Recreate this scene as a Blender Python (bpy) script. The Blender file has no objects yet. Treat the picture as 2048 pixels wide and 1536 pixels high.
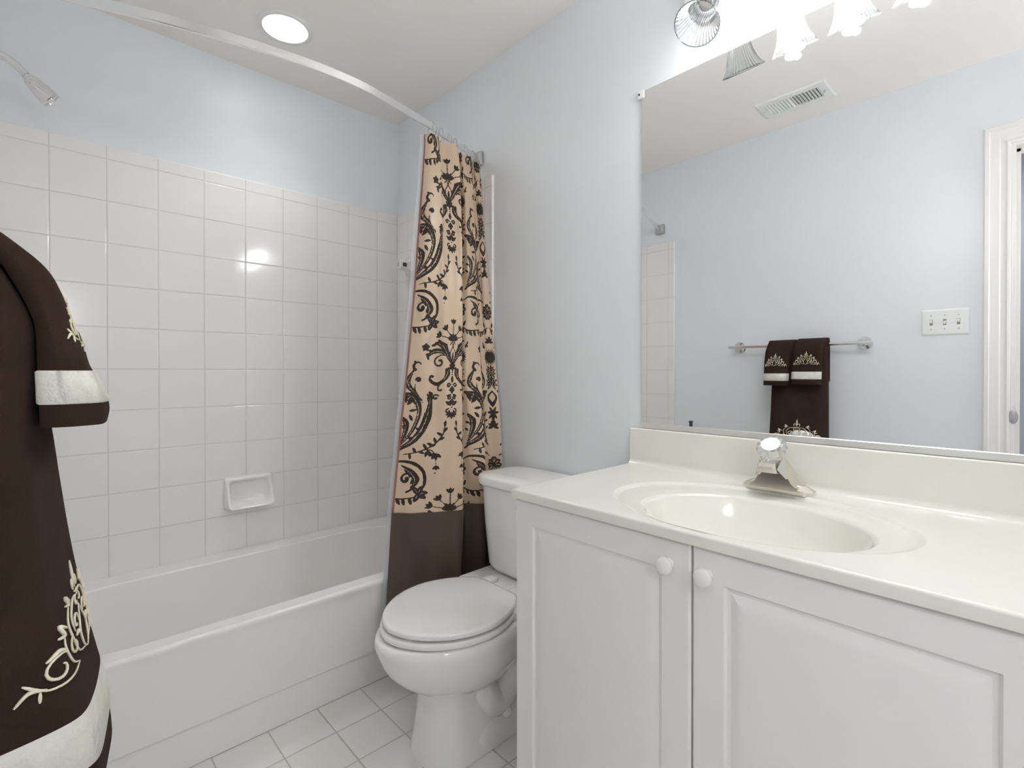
import bpy, bmesh, math, random
import numpy as np
from mathutils import Vector, Matrix
random.seed(4); rng = np.random.default_rng(4)
PI = math.pi
C = bpy.context.scene.collection
S = bpy.context.scene

# ------------------------------------------------------------------ camera, world, exposure
F_PX, CX, CY = 996.252, 1035.848, 750.405
pitch, roll, yaw = -.00597, -.00041, .76003
CAM_H = 1.148
fw = Vector((math.sin(yaw)*math.cos(pitch), math.cos(yaw)*math.cos(pitch), math.sin(pitch)))
rt = Vector((math.cos(yaw), -math.sin(yaw), 0)); upv = rt.cross(fw)
r2 = rt*math.cos(roll)+upv*math.sin(roll); u2 = -rt*math.sin(roll)+upv*math.cos(roll)
cam = bpy.data.cameras.new('camera'); cam_o = bpy.data.objects.new('camera', cam); C.objects.link(cam_o)
cam.sensor_width = 36; cam.sensor_fit = 'HORIZONTAL'; cam.lens = 36*F_PX/2048
cam.shift_x = -(CX-1024)/2048; cam.shift_y = (CY-768)/2048
cam.clip_start = .01
mw = Matrix.Identity(4)
for i, v in enumerate((r2, u2, -fw)):
    for k in range(3): mw[k][i] = v[k]
mw[2][3] = CAM_H
cam_o.matrix_world = mw
S.camera = cam_o
S.view_settings.view_transform = 'Standard'; S.view_settings.look = 'None'
S.view_settings.gamma = 1; S.view_settings.use_curve_mapping = False
EXPOSURE = 1.22
S.view_settings.exposure = EXPOSURE
S.cycles.max_bounces = 12; S.cycles.diffuse_bounces = 8; S.cycles.glossy_bounces = 5
S.cycles.use_adaptive_sampling = True; S.cycles.adaptive_threshold = .05
S.cycles.transparent_max_bounces = 12; S.cycles.transmission_bounces = 8
S.cycles.sample_clamp_indirect = 6
BULB = 42.0          # emission of the lit vanity bulbs
CAN = 5.0            # emission of the recessed shower light
FILL_LAMP = 15.0        # emission of the fill lamp added behind the viewer
CAN_SPOT = 5.0      # watts thrown down by the recessed light
HALL_FILL = 3.0          # unseen fill light added in the hall (watts)
w = bpy.data.worlds.new('world'); S.world = w; w.use_nodes = True
w.node_tree.nodes['Background'].inputs[0].default_value = (.8, .86, 1, 1)
w.node_tree.nodes['Background'].inputs[1].default_value = .3

# ------------------------------------------------------------------ helpers
def obj(name, bm, m=None, parent=None, smooth=True, sharp=35, wn=False):
    me = bpy.data.meshes.new(name)
    bmesh.ops.remove_doubles(bm, verts=bm.verts, dist=1e-6)
    bmesh.ops.recalc_face_normals(bm, faces=bm.faces)
    if smooth:
        lim = math.radians(sharp)
        for f in bm.faces: f.smooth = True
        for e in bm.edges:
            if len(e.link_faces) == 2 and e.calc_face_angle(0) > lim: e.smooth = False
    bm.to_mesh(me); bm.free()
    o = bpy.data.objects.new(name, me); C.objects.link(o)
    if m: me.materials.append(m)
    if wn:
        w_ = o.modifiers.new('weighted_normal', 'WEIGHTED_NORMAL'); w_.keep_sharp = True; w_.weight = 80
    if parent: o.parent = parent; o.matrix_parent_inverse = parent.matrix_basis.inverted()
    return o
def tag(o, label, cat, group=None):
    o['label'] = label; o['category'] = cat
    if group: o['group'] = group
    return o
def thing(name, label, cat, loc=(0, 0, 0), group=None):
    o = bpy.data.objects.new(name, None); C.objects.link(o); o.location = loc
    o.empty_display_size = .05
    bpy.context.view_layer.update()
    return tag(o, label, cat, group)
def struct(name, bm, m, label=None, cat=None, parent=None, smooth=False):
    o = obj(name, bm, m, parent, smooth, wn=smooth)
    if not parent:
        o['kind'] = 'structure'
        if label: o['label'] = label
        if cat: o['category'] = cat
    return o
def new(): return bmesh.new()
def box(bm, a, b, bev=0, seg=2):
    vs = [bm.verts.new((x, y, z)) for x in (a[0], b[0]) for y in (a[1], b[1]) for z in (a[2], b[2])]
    fs = [bm.faces.new([vs[i] for i in q]) for q in ((0,1,3,2),(4,6,7,5),(0,4,5,1),(2,3,7,6),(0,2,6,4),(1,5,7,3))]
    if bev:
        es = list({e for f in fs for e in f.edges})
        bmesh.ops.bevel(bm, geom=es, offset=bev, segments=seg, profile=.5, affect='EDGES', clamp_overlap=True)
    return bm
def loft(bm, rings, closed=True, cap0=False, cap1=False):
    R = [[bm.verts.new(p) for p in r] for r in rings]
    n = len(R[0])
    for a, b in zip(R, R[1:]):
        for i in range(n if closed else n-1):
            j = (i+1) % n
            bm.faces.new((a[i], a[j], b[j], b[i]))
    if cap0: bm.faces.new(R[0][::-1])
    if cap1: bm.faces.new(R[-1])
    return R
def frame(axis):
    axis = Vector(axis).normalized()
    t = Vector((0, 0, 1)) if abs(axis.z) < .9 else Vector((1, 0, 0))
    a = axis.cross(t).normalized(); return a, axis.cross(a).normalized(), axis
def lathe(bm, prof, origin=(0, 0, 0), axis=(0, 0, 1), n=32, cap0=False, cap1=False, rib=None):
    a, b, ax = frame(axis); o = Vector(origin)
    rings = []
    for r, h in prof:
        ring = []
        for i in range(n):
            t = 2*PI*i/n
            rr = r*(1+(rib(t, h) if rib else 0))
            ring.append(o+a*(rr*math.cos(t))+b*(rr*math.sin(t))+ax*h)
        rings.append(ring)
    return loft(bm, rings, True, cap0, cap1)
def tube(bm, pts, rad, n=12, caps=True):
    pts = [Vector(p) for p in pts]
    rads = rad if isinstance(rad, (list, tuple)) else [rad]*len(pts)
    a, b, _ = frame(pts[1]-pts[0]); rings = []
    for i, p in enumerate(pts):
        d = (pts[min(i+1, len(pts)-1)]-pts[max(i-1, 0)]).normalized()
        a = (a-d*a.dot(d)).normalized(); b = d.cross(a)
        rings.append([p+(a*math.cos(2*PI*k/n)+b*math.sin(2*PI*k/n))*rads[i] for k in range(n)])
    loft(bm, rings, True, caps, caps)
def cat_spline(P, m=8):
    P = [np.array(p, float) for p in P]
    if len(P) == 2: return [P[0]+(P[1]-P[0])*t for t in np.linspace(0, 1, m+1)]
    out = []
    for i in range(len(P)-1):
        p0 = P[i-1] if i else 2*P[0]-P[1]; p1, p2 = P[i], P[i+1]
        p3 = P[i+2] if i+2 < len(P) else 2*P[-1]-P[-2]
        for k in range(m):
            t = k/m
            out.append(.5*(2*p1+(p2-p0)*t+(2*p0-5*p1+4*p2-p3)*t*t+(3*p1-p0-3*p2+p3)*t**3))
    out.append(P[-1]); return out
def rrect(x0, x1, y0, y1, rx, ry, z, k=12):
    """rounded rectangle, 4*(k+1) points, elliptical corners"""
    rx = min(rx, (x1-x0)/2); ry = min(ry, (y1-y0)/2)
    out = []
    for cx, cy, a0 in ((x1-rx, y1-ry, 0), (x0+rx, y1-ry, PI/2), (x0+rx, y0+ry, PI), (x1-rx, y0+ry, 1.5*PI)):
        for i in range(k+1):
            t = a0+PI/2*i/k
            out.append(Vector((cx+rx*math.cos(t), cy+ry*math.sin(t), z)))
    return out

# ------------------------------------------------------------------ materials
def nodes(name):
    m = bpy.data.materials.new(name); m.use_nodes = True
    nt = m.node_tree; return m, nt, nt.nodes, nt.links, nt.nodes['Principled BSDF']
def srgb(r, g, b):
    f = lambda c: ((c/255+.055)/1.055)**2.4 if c > 10.3 else c/255/12.92
    return (f(r), f(g), f(b), 1)
def mat(name, col, rough=.5, metal=0, bump=None, vary=None, spec=.5, coat=0, sheen=0, trans=0, ior=1.5, sss=0):
    m, nt, N, L, p = nodes(name)
    p.inputs['Base Color'].default_value = col; p.inputs['Roughness'].default_value = rough
    p.inputs['Metallic'].default_value = metal; p.inputs['Specular IOR Level'].default_value = spec
    p.inputs['Coat Weight'].default_value = coat; p.inputs['Coat Roughness'].default_value = .05
    p.inputs['Sheen Weight'].default_value = sheen
    p.inputs['Transmission Weight'].default_value = trans; p.inputs['IOR'].default_value = ior
    tc = N.new('ShaderNodeTexCoord')
    if bump:
        n = N.new('ShaderNodeTexNoise'); n.inputs['Scale'].default_value = bump[0]; n.inputs['Detail'].default_value = 4
        b = N.new('ShaderNodeBump'); b.inputs['Strength'].default_value = bump[1]; b.inputs['Distance'].default_value = bump[2]
        L.new(tc.outputs['Object'], n.inputs['Vector']); L.new(n.outputs['Fac'], b.inputs['Height']); L.new(b.outputs['Normal'], p.inputs['Normal'])
    if vary:
        n = N.new('ShaderNodeTexNoise'); n.inputs['Scale'].default_value = vary[0]; n.inputs['Detail'].default_value = 5
        mp = N.new('ShaderNodeMapping'); mp.inputs['Scale'].default_value = vary[2] if len(vary) > 2 else (1, 1, 1)
        mx = N.new('ShaderNodeMix'); mx.data_type = 'RGBA'
        mx.inputs['A'].default_value = col; mx.inputs['B'].default_value = vary[1]
        L.new(tc.outputs['Object'], mp.inputs['Vector']); L.new(mp.outputs['Vector'], n.inputs['Vector'])
        L.new(n.outputs['Fac'], mx.inputs['Factor']); L.new(mx.outputs['Result'], p.inputs['Base Color'])
    return m
def tile_mat(name, ax, origin, pitch_, grout_w, col, grout, rough, extra=None, bumpd=.0015):
    """square tiles on two world axes; extra = (axis, [values]) for odd joint lines"""
    m, nt, N, L, p = nodes(name)
    g = N.new('ShaderNodeNewGeometry'); sp = N.new('ShaderNodeSeparateXYZ'); L.new(g.outputs['Position'], sp.inputs[0])
    def mth(op, a, b=None, c=None):
        n = N.new('ShaderNodeMath'); n.operation = op
        for k, v in enumerate((a, b, c)):
            if v is None: continue
            if isinstance(v, (int, float)): n.inputs[k].default_value = v
            else: L.new(v, n.inputs[k])
        return n.outputs[0]
    ds = []
    for k in range(2):
        s = mth('SUBTRACT', sp.outputs[ax[k]], origin[k])
        pp = mth('PINGPONG', s, pitch_/2)
        if extra and extra[k]:
            lo, hi = extra[k]      # regular joints only between lo and hi
            a = mth('LESS_THAN', sp.outputs[ax[k]], lo); b = mth('GREATER_THAN', sp.outputs[ax[k]], hi)
            pp = mth('ADD', pp, mth('ADD', a, b))
        ds.append(pp)
    d = mth('MINIMUM', ds[0], ds[1])
    mr = N.new('ShaderNodeMapRange'); mr.interpolation_type = 'SMOOTHSTEP'
    mr.inputs['From Min'].default_value = grout_w*.35; mr.inputs['From Max'].default_value = grout_w*.8
    L.new(d, mr.inputs['Value'])
    mx = N.new('ShaderNodeMix'); mx.data_type = 'RGBA'; mx.inputs['A'].default_value = grout; mx.inputs['B'].default_value = col
    L.new(mr.outputs[0], mx.inputs['Factor']); L.new(mx.outputs['Result'], p.inputs['Base Color'])
    h = N.new('ShaderNodeMapRange'); h.interpolation_type = 'SMOOTHSTEP'
    h.inputs['From Min'].default_value = 0; h.inputs['From Max'].default_value = grout_w*1.6
    L.new(d, h.inputs['Value'])
    bp = N.new('ShaderNodeBump'); bp.inputs['Strength'].default_value = .6; bp.inputs['Distance'].default_value = bumpd
    L.new(h.outputs[0], bp.inputs['Height']); L.new(bp.outputs['Normal'], p.inputs['Normal'])
    ro = N.new('ShaderNodeMapRange'); ro.inputs['To Min'].default_value = .7; ro.inputs['To Max'].default_value = rough
    L.new(mr.outputs[0], ro.inputs['Value']); L.new(ro.outputs[0], p.inputs['Roughness'])
    return m
M = {}
M['paint'] = mat('wall_paint', srgb(231, 234, 237), .36, bump=(260, .05, .001))
M['ceiling'] = mat('ceiling_paint', srgb(248, 244, 240), .8, bump=(200, .06, .001))
M['trim'] = mat('trim_paint', srgb(236, 233, 229), .35)
M['porcelain'] = mat('porcelain', srgb(242, 241, 239), .12, coat=.5)
M['tub'] = mat('tub_enamel', srgb(243, 241, 239), .18, coat=.4)
M['cabinet'] = mat('cabinet_white', srgb(238, 235, 233), .42)
M['knob'] = mat('knob_white', srgb(240, 238, 236), .25)
M['marble'] = mat('cultured_marble', srgb(237, 236, 228), .16, vary=(3.5, srgb(228, 226, 214), (1, 2.5, 1)), coat=.3)
M['chrome'] = mat('chrome', (.82, .82, .83, 1), .09, 1)
M['rodmetal'] = mat('brushed_rod', (.86, .86, .85, 1), .22, 1, bump=(400, .02, .0005))
M['bracket'] = mat('bracket_metal', (.5, .5, .5, 1), .45, 1)
M['nickel'] = mat('brushed_nickel', (.78, .75, .69, 1), .16, 1)
M['duct'] = mat('vent_duct', srgb(150, 148, 146), .7)
M['dark'] = mat('dark_gap', (.02, .02, .02, 1), .6)
M['darkrubber'] = mat('dark_grey_plastic', srgb(70, 70, 74), .4)
M['mirror'] = mat('mirror_glass', (.93, .94, .94, 1), 0, 1)
M['mirror_edge'] = mat('mirror_edge', srgb(205, 210, 208), .2, coat=.5)
M['channel'] = mat('mirror_channel_metal', (.95, .94, .90, 1), .32, 1)
M['plastic'] = mat('white_plastic', srgb(240, 240, 238), .25)
M['paper'] = mat('toilet_paper', srgb(245, 244, 242), .9, bump=(300, .2, .001))
M['card'] = mat('cardboard', srgb(150, 140, 128), .8)
M['terry'] = mat('brown_terry', srgb(58, 44, 37), .95, bump=(700, .5, .0018), sheen=.02, vary=(22, srgb(48, 36, 30)), spec=.05)
M['thread'] = mat('cream_thread', srgb(244, 240, 228), .4, vary=(14, srgb(214, 196, 152)))
M['satin'] = mat('cream_satin', srgb(232, 229, 220), .3, vary=(40, srgb(198, 194, 184)), bump=(42, .9, .008))
M['brownsatin'] = mat('brown_satin', srgb(78, 62, 52), .45, sheen=.1, bump=(60, .12, .002))
M['hallwall'] = mat('hall_paint', srgb(198, 199, 209), .6)
M['acrylic'] = mat('clear_acrylic', (.97, .98, .97, 1), .03, trans=.9, ior=1.4)
M['whitecap'] = mat('knob_cap', srgb(250, 250, 252), .2)
def emit(name, col, st):
    m, nt, N, L, p = nodes(name)
    p.inputs['Base Color'].default_value = (.8, .8, .8, 1)
    p.inputs['Emission Color'].default_value = col; p.inputs['Emission Strength'].default_value = st
    return m
M['bulb'] = emit('lit_bulb', (.985, .995, 1, 1), BULB)
M['fill_lamp'] = emit('lit_fill_globe', (1, .995, .985, 1), FILL_LAMP)
M['can'] = emit('lit_lens', (1, .995, .99, 1), CAN)
def thin(name, tcol, tw, dcol, gw_rough, fres=1.45, dw=.15, const=None, edge=None):
    """thin clear sheet: transparent + a little diffuse/translucent + fresnel gloss"""
    m = bpy.data.materials.new(name); m.use_nodes = True
    nt = m.node_tree; N = nt.nodes; L = nt.links; N.remove(N['Principled BSDF'])
    out = N['Material Output']
    t = N.new('ShaderNodeBsdfTransparent'); t.inputs[0].default_value = tcol
    if edge:        # longer path through the glass where it is seen edge-on
        lw = N.new('ShaderNodeLayerWeight'); lw.inputs[0].default_value = .42
        ec = N.new('ShaderNodeMix'); ec.data_type = 'RGBA'; ec.inputs['A'].default_value = tcol; ec.inputs['B'].default_value = edge
        L.new(lw.outputs['Facing'], ec.inputs['Factor']); L.new(ec.outputs['Result'], t.inputs[0])
    d = N.new('ShaderNodeBsdfTranslucent'); d.inputs[0].default_value = dcol
    d2 = N.new('ShaderNodeBsdfDiffuse'); d2.inputs[0].default_value = dcol
    md = N.new('ShaderNodeMixShader'); md.inputs[0].default_value = .5; L.new(d.outputs[0], md.inputs[1]); L.new(d2.outputs[0], md.inputs[2])
    m1 = N.new('ShaderNodeMixShader'); m1.inputs[0].default_value = dw; L.new(t.outputs[0], m1.inputs[1]); L.new(md.outputs[0], m1.inputs[2])
    g = N.new('ShaderNodeBsdfGlossy'); g.inputs['Roughness'].default_value = gw_rough
    fr = N.new('ShaderNodeFresnel'); fr.inputs[0].default_value = fres
    m2 = N.new('ShaderNodeMixShader')
    if const is None: L.new(fr.outputs[0], m2.inputs[0])
    else: m2.inputs[0].default_value = const
    L.new(m1.outputs[0], m2.inputs[1]); L.new(g.outputs[0], m2.inputs[2])
    L.new(m2.outputs[0], out.inputs['Surface'])
    return m
M['shade'] = thin('ribbed_clear_glass', (.93, .94, .94, 1), .8, (.8, .8, .8, 1), .03, 1.28, .02, None, (.40, .41, .41, 1))
M['shade_rim'] = thin('glass_edge', (.62, .64, .64, 1), .8, (.6, .6, .6, 1), .05, 1.4, .12, None, (.2, .2, .2, 1))
M['liner'] = thin('clear_vinyl', (.86, .88, .9, 1), .6, (.85, .88, .92, 1), .2, 1.45, .5, .05)
M['ringplastic'] = thin('clear_ring_plastic', (.9, .92, .94, 1), .6, (.8, .82, .85, 1), .06, 1.5, .25)
TILE = .1545
X0, ZR0 = .0139, 1.9324
M['tile_back'] = tile_mat('tile_back', ('X', 'Z'), (X0, ZR0), TILE, .0028, srgb(241, 239, 237), srgb(219, 216, 213), .1, extra=(None, (-1, ZR0+.02)))
M['tile_side'] = tile_mat('tile_side', ('Y', 'Z'), (1.649, ZR0), TILE, .0028, srgb(241, 239, 237), srgb(219, 216, 213), .1, extra=((1.63, 9), (-1, ZR0+.02)))
M['tile_floor'] = tile_mat('tile_floor', ('X', 'Y'), (.827, 1.5459), .1571, .0034, srgb(238, 236, 232), srgb(192, 188, 182), .16)

# ------------------------------------------------------------------ room shell
XR, XL, YB, YF, ZC = 1.377, -.158, 2.3715, -.85, 2.468
struct('floor', box(new(), (XL-.12, YF-.1, -.1), (XR+.1, YB+.1, 0)), M['tile_floor'], 'white square floor tiles with grey grout', 'floor')
struct('ceiling', box(new(), (XL-.12, YF-.1, ZC), (XR+.1, YB+.12, ZC+.1)), M['ceiling'], 'plain off-white ceiling', 'ceiling')
struct('wall_back', box(new(), (XL-.12, YB+.008, 0), (XR+.1, YB+.12, ZC)), M['paint'], 'pale grey-blue wall above the tub tiles', 'wall')
struct('wall_right', box(new(), (XR, YF, 0), (XR+.1, YB+.008, ZC)), M['paint'], 'pale grey-blue wall behind mirror and toilet', 'wall')
struct('wall_front', box(new(), (XL-.12, YF-.1, 0), (XR+.1, YF, ZC)), M['paint'], 'pale grey-blue wall at the near end of the room', 'wall')
DOOR_Y1, DOOR_Y0, DOOR_Z = .076, -.68, 2.08
bm = new()
box(bm, (XL-.12, DOOR_Y1+.012, 0), (XL, YB+.008, ZC)); box(bm, (XL-.12, YF, 0), (XL, DOOR_Y0-.012, ZC))
box(bm, (XL-.12, DOOR_Y0-.012, DOOR_Z+.012), (XL, DOOR_Y1+.012, ZC))
struct('wall_left', bm, M['paint'], 'pale grey-blue wall with towel bar and doorway', 'wall')
# hall beyond the doorway
bm = new(); box(bm, (-1.55, -1.9, 0), (-1.45, 1.6, ZC)); box(bm, (-1.55, -2, 0), (XL-.12, -1.9, ZC)); box(bm, (-1.55, 1.6, 0), (XL-.12, 1.7, ZC))
struct('wall_hall', bm, M['hallwall'], 'lavender-grey hall wall seen through the doorway', 'wall')
bm = new(); box(bm, (-1.55, -2, -.1), (XL-.12, 1.7, 0)); struct('floor_hall', bm, M['tile_floor'])
bm = new(); box(bm, (-1.55, -2, ZC), (XL-.12, 1.7, ZC+.1)); struct('ceiling_hall', bm, M['ceiling'])
hl = bpy.data.lights.new('hall_fill_light', 'AREA'); hl.energy = HALL_FILL; hl.size = .35; hl.color = (.98, .99, 1)  # added fill, no fixture: shines into the room through the doorway
hlo = bpy.data.objects.new('hall_fill_light', hl); C.objects.link(hlo); hlo.location = (-.9, -.3, ZC-.09)
# unseen globe lamp added on the near wall to even out the light
wl = thing('added_fill_lamp', 'added round white fill lamp on the near wall, out of view', 'wall light', (.03, YF, 1.62))
bm = new(); lathe(bm, [(.055, 0), (.055, .008), (.045, .014), (.012, .018), (.011, .05)], (.03, YF+.0005, 1.62), (0, 1, 0), 32, True, True); obj('fill_lamp_base', bm, M['chrome'], wl)
bm = new(); lathe(bm, [(.03*0+.0, -.088)]+[(.088*math.sin(t), -.088*math.cos(t)) for t in np.linspace(.12, PI-.12, 18)]+[(.0, .088)], (.03, YF+.125, 1.62), (0, 1, 0), 32); obj('fill_lamp_globe', bm, M['fill_lamp'], wl)
# tile surround
TT, TY = 1.981, 1.597
def tile_slab(a, b):
    bm = new(); box(bm, a, b, .004, 3); return bm
struct('trim_1', tile_slab((XL+.008, YB, .36), (XR-.008, YB+.012, TT)), M['tile_back'], 'square white glazed tiles along the back of the tub', 'tile surround', smooth=True)
struct('trim_2', tile_slab((XR-.008, TY, 0), (XR+.004, YB+.006, TT)), M['tile_side'], 'white glazed tiles on the wall behind the curtain', 'tile surround', smooth=True)
struct('trim_3', tile_slab((XL-.004, TY+.01, 0), (XL+.008, YB+.006, TT)), M['tile_side'], 'white glazed tiles on the shower head wall', 'tile surround', smooth=True)
# door casing (profile swept round the opening), jamb and strike plate
prof = [(0, 0), (0, .012), (.006, .018), (.018, .018), (.022, .014), (.05, .012), (.054, .009), (.068, .007), (.074, .011), (.082, .009), (.086, 0)]
bm = new(); rings = []
for (yy, zz, sy, sz) in ((.175, 0, -1, 0), (.175, 2.176, -1, -1), (DOOR_Y0-.099, 2.176, 1, -1), (DOOR_Y0-.099, 0, 1, 0)):
    rings.append([Vector((XL+t, yy+sy*s, zz+sz*s)) for s, t in prof])
loft(bm, rings, closed=False)
struct('trim_4', bm, M['trim'], 'white moulded door casing', 'door casing')
bm = new()
box(bm, (XL-.13, DOOR_Y1, 0), (XL+.002, DOOR_Y1+.0125, DOOR_Z+.012)); box(bm, (XL-.13, DOOR_Y0-.0125, 0), (XL+.002, DOOR_Y0, DOOR_Z+.012))
box(bm, (XL-.13, DOOR_Y0, DOOR_Z), (XL+.002, DOOR_Y1, DOOR_Z+.0125))
box(bm, (XL-.09, DOOR_Y1-.012, 0), (XL-.05, DOOR_Y1, DOOR_Z)); box(bm, (XL-.09, DOOR_Y0, 0), (XL-.05, DOOR_Y0+.012, DOOR_Z))
box(bm, (XL-.09, DOOR_Y0, DOOR_Z-.012), (XL-.05, DOOR_Y1, DOOR_Z))
struct('door_1', bm, M['trim'], 'white door jamb of the open doorway', 'door')
bm = new(); lathe(bm, [(0, .002), (.026, .002), (.03, 0)], (0, 0, 0), (1, 0, 0), 24)
for v in bm.verts: v.co.y *= .45; v.co += Vector((XL+.0095, DOOR_Y1+.004, .965))
tag(obj('strike_plate', bm, M['bracket']), 'small metal strike plate on the white door frame', 'strike plate')

# ------------------------------------------------------------------ bathtub
bm = new()
O = [(.001, 1.700, .003), (.113, 1.698, .003), (.119, 1.692, .003), (.124, 1.688, .003), (.345, 1.668, .003), (.374, 1.659, .004), (.384, 1.658, .006), (.3895, 1.6605, .008), (.3920, 1.6650, .01), (.3925, 1.669, .01)]
rings = [rrect(XL+.009, XR-.009, y0, YB-.001, r, r, z, 16) for z, y0, r in O]
I = [(.3925, .076, .056, 1.715, .30, .20), (.3920, .080, .060, 1.719, .30, .20), (.3895, .083, .063, 1.7225, .29, .2), (.384, .085, .065, 1.7245, .29, .2), (.36, .088, .068, 1.727, .28, .2), (.2, .13, .10, 1.745, .25, .2), (.12, .17, .13, 1.765, .22, .19), (.085, .22, .17, 1.79, .2, .17), (.07, .30, .25, 1.85, .16, .15), (.066, .45, .4, 1.93, .1, .1)]
for z, dl, dr, y0, rx, ry in I:
    rings.append(rrect(XL+dl, XR-dr, y0, YB-.087-(y0-1.706)*.75, rx, ry, z, 16))
loft(bm, rings, True, False, True)
tub = thing('bathtub', 'white alcove bathtub below the tiled wall', 'bathtub', (.61, 2.03, 0))
obj('basin', bm, M['tub'], tub, sharp=50, wn=True)
bm = new(); lathe(bm, [(.03, 0), (.03, .004), (.022, .006), (.0, .006)], (.0+.14, 2.03, .066), (0, 0, 1), 24)
obj('drain', bm, M['chrome'], tub)

# soap dish
bm = new()
x0, x1, z0, z1, yw = .545, .735, .568, .703, YB
rg = lambda xa, xb, za, zb, r, y, k=6: [Vector((p.x, y, p.y)) for p in rrect(xa, xb, za, zb, r, r, 0, k)]
def dish_ring(inset, y, lip, r):       # lower lip sticks out further than the top
    out = []
    for p in rg(x0+inset, x1-inset, z0+inset, z1-inset, r, 0):
        t = 1-min(1, max(0, (p.z-z0)/(z1-z0)))
        out.append(Vector((p.x, yw-y-lip*t**2, p.z)))
    return out
R = [dish_ring(0, 0, 0, .012), dish_ring(.002, .012, .02, .014), dish_ring(.006, .02, .045, .016), dish_ring(.012, .0215, .047, .016), dish_ring(.018, .018, .042, .016), dish_ring(.022, .006, .02, .016), dish_ring(.03, .002, .008, .014)]
loft(bm, R, True, False, True)
tag(obj('soap_dish', bm, M['porcelain'], sharp=60), 'white ceramic soap dish on the tiled wall above the tub', 'soap dish')
# ceramic bar post near the corner
bm = new()
sq = lambda h, x, cy=2.235, cz=1.69, r=.3: [Vector((x, p.x, p.y)) for p in rrect(cy-h, cy+h, cz-h, cz+h, h*r, h*r, 0, 5)]
loft(bm, [sq(.046, XR-.0085), sq(.044, XR-.014), sq(.032, XR-.024), sq(.024, XR-.038), sq(.021, XR-.058), sq(.021, XR-.080), sq(.017, XR-.084), sq(.013, XR-.084), sq(.012, XR-.070)], True, False, True)
pst = thing('ceramic_bar_post', 'white ceramic towel bar post in the tub corner', 'bar post', (XR, 2.235, 1.69))
obj('post', bm, M['porcelain'], pst, sharp=50)
bm = new(); box(bm, (XR-.07, 2.209, 1.681), (XR-.05, 2.2135, 1.699)); obj('socket', bm, M['darkrubber'], pst)['label'] = 'dark square socket'

# shower head on the left wall
sh = thing('wall_shower', 'chrome shower head on a curved arm above the tub', 'shower head', (XL, 2.02, 2.04))
bm = new(); tube(bm, cat_spline([(XL+.002, 2.02, 2.043), (-.10, 2.02, 2.043), (-.072, 2.02, 2.036), (-.05, 2.02, 2.02), (-.034, 2.02, 2.003)], 8), .0105, 16); obj('arm', bm, M['chrome'], sh)
ax = Vector((.062, 0, -.062)).normalized(); o = Vector((-.036, 2.02, 2.005))
bm = new(); lathe(bm, [(.0, -.002), (.012, -.002), (.013, .001), (.010, .003), (.013, .005), (.013, .009), (.017, .012), (.0185, .018), (.0185, .024), (.02, .026), (.0225, .04), (.0255, .072), (.0255, .076), (.0235, .078), (.022, .075), (.012, .075), (.011, .077), (0, .077)], o, ax, 32); obj('head', bm, M['chrome'], sh)
bm = new(); lathe(bm, [(.034, 0), (.034, .002), (.026, .009), (.012, .012)], (XL+.0085, 2.02, 2.043), (1, 0, 0), 32); obj('flange', bm, M['chrome'], sh)

# curved shower rod
ROD = [(XL+.004, 1.705), (-.06, 1.678), (.05, 1.645), (.2, 1.592), (.324, 1.558), (.423, 1.536), (.553, 1.515), (.66, 1.508), (.76, 1.513), (.853, 1.532), (.96, 1.557), (1.07, 1.585), (1.2, 1.628), (1.3, 1.662), (XR-.004, 1.69)]
rod_xy = cat_spline(ROD, 8)
RZ = 2.070
rod = thing('shower_rod', 'curved flat metal shower curtain rod', 'curtain rod', (.6, 1.6, RZ))
bm = new(); rings = []
for i, p in enumerate(rod_xy):
    d = rod_xy[min(i+1, len(rod_xy)-1)]-rod_xy[max(i-1, 0)]; d /= np.hypot(*d); n = np.array([-d[1], d[0]])
    ring = []
    for a, b in ((-.0035, -.0135), (.0035, -.0135), (.005, -.0115), (.005, .0115), (.0035, .0135), (-.0035, .0135), (-.005, .0115), (-.005, -.0115)):
        q = p+n*a; ring.append(Vector((q[0], q[1], RZ+b)))
    rings.append(ring)
loft(bm, rings, True, True, True); obj('rail', bm, M['rodmetal'], rod, sharp=30)
for xa, xb, yc in ((XL, XL+.02, 1.705), (XR-.02, XR, 1.69)):
    bm = new(); box(bm, (xa, yc-.03, RZ-.03), (xb, yc+.03, RZ+.03), .005, 2); obj('bracket', bm, M['bracket'], rod)

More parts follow.
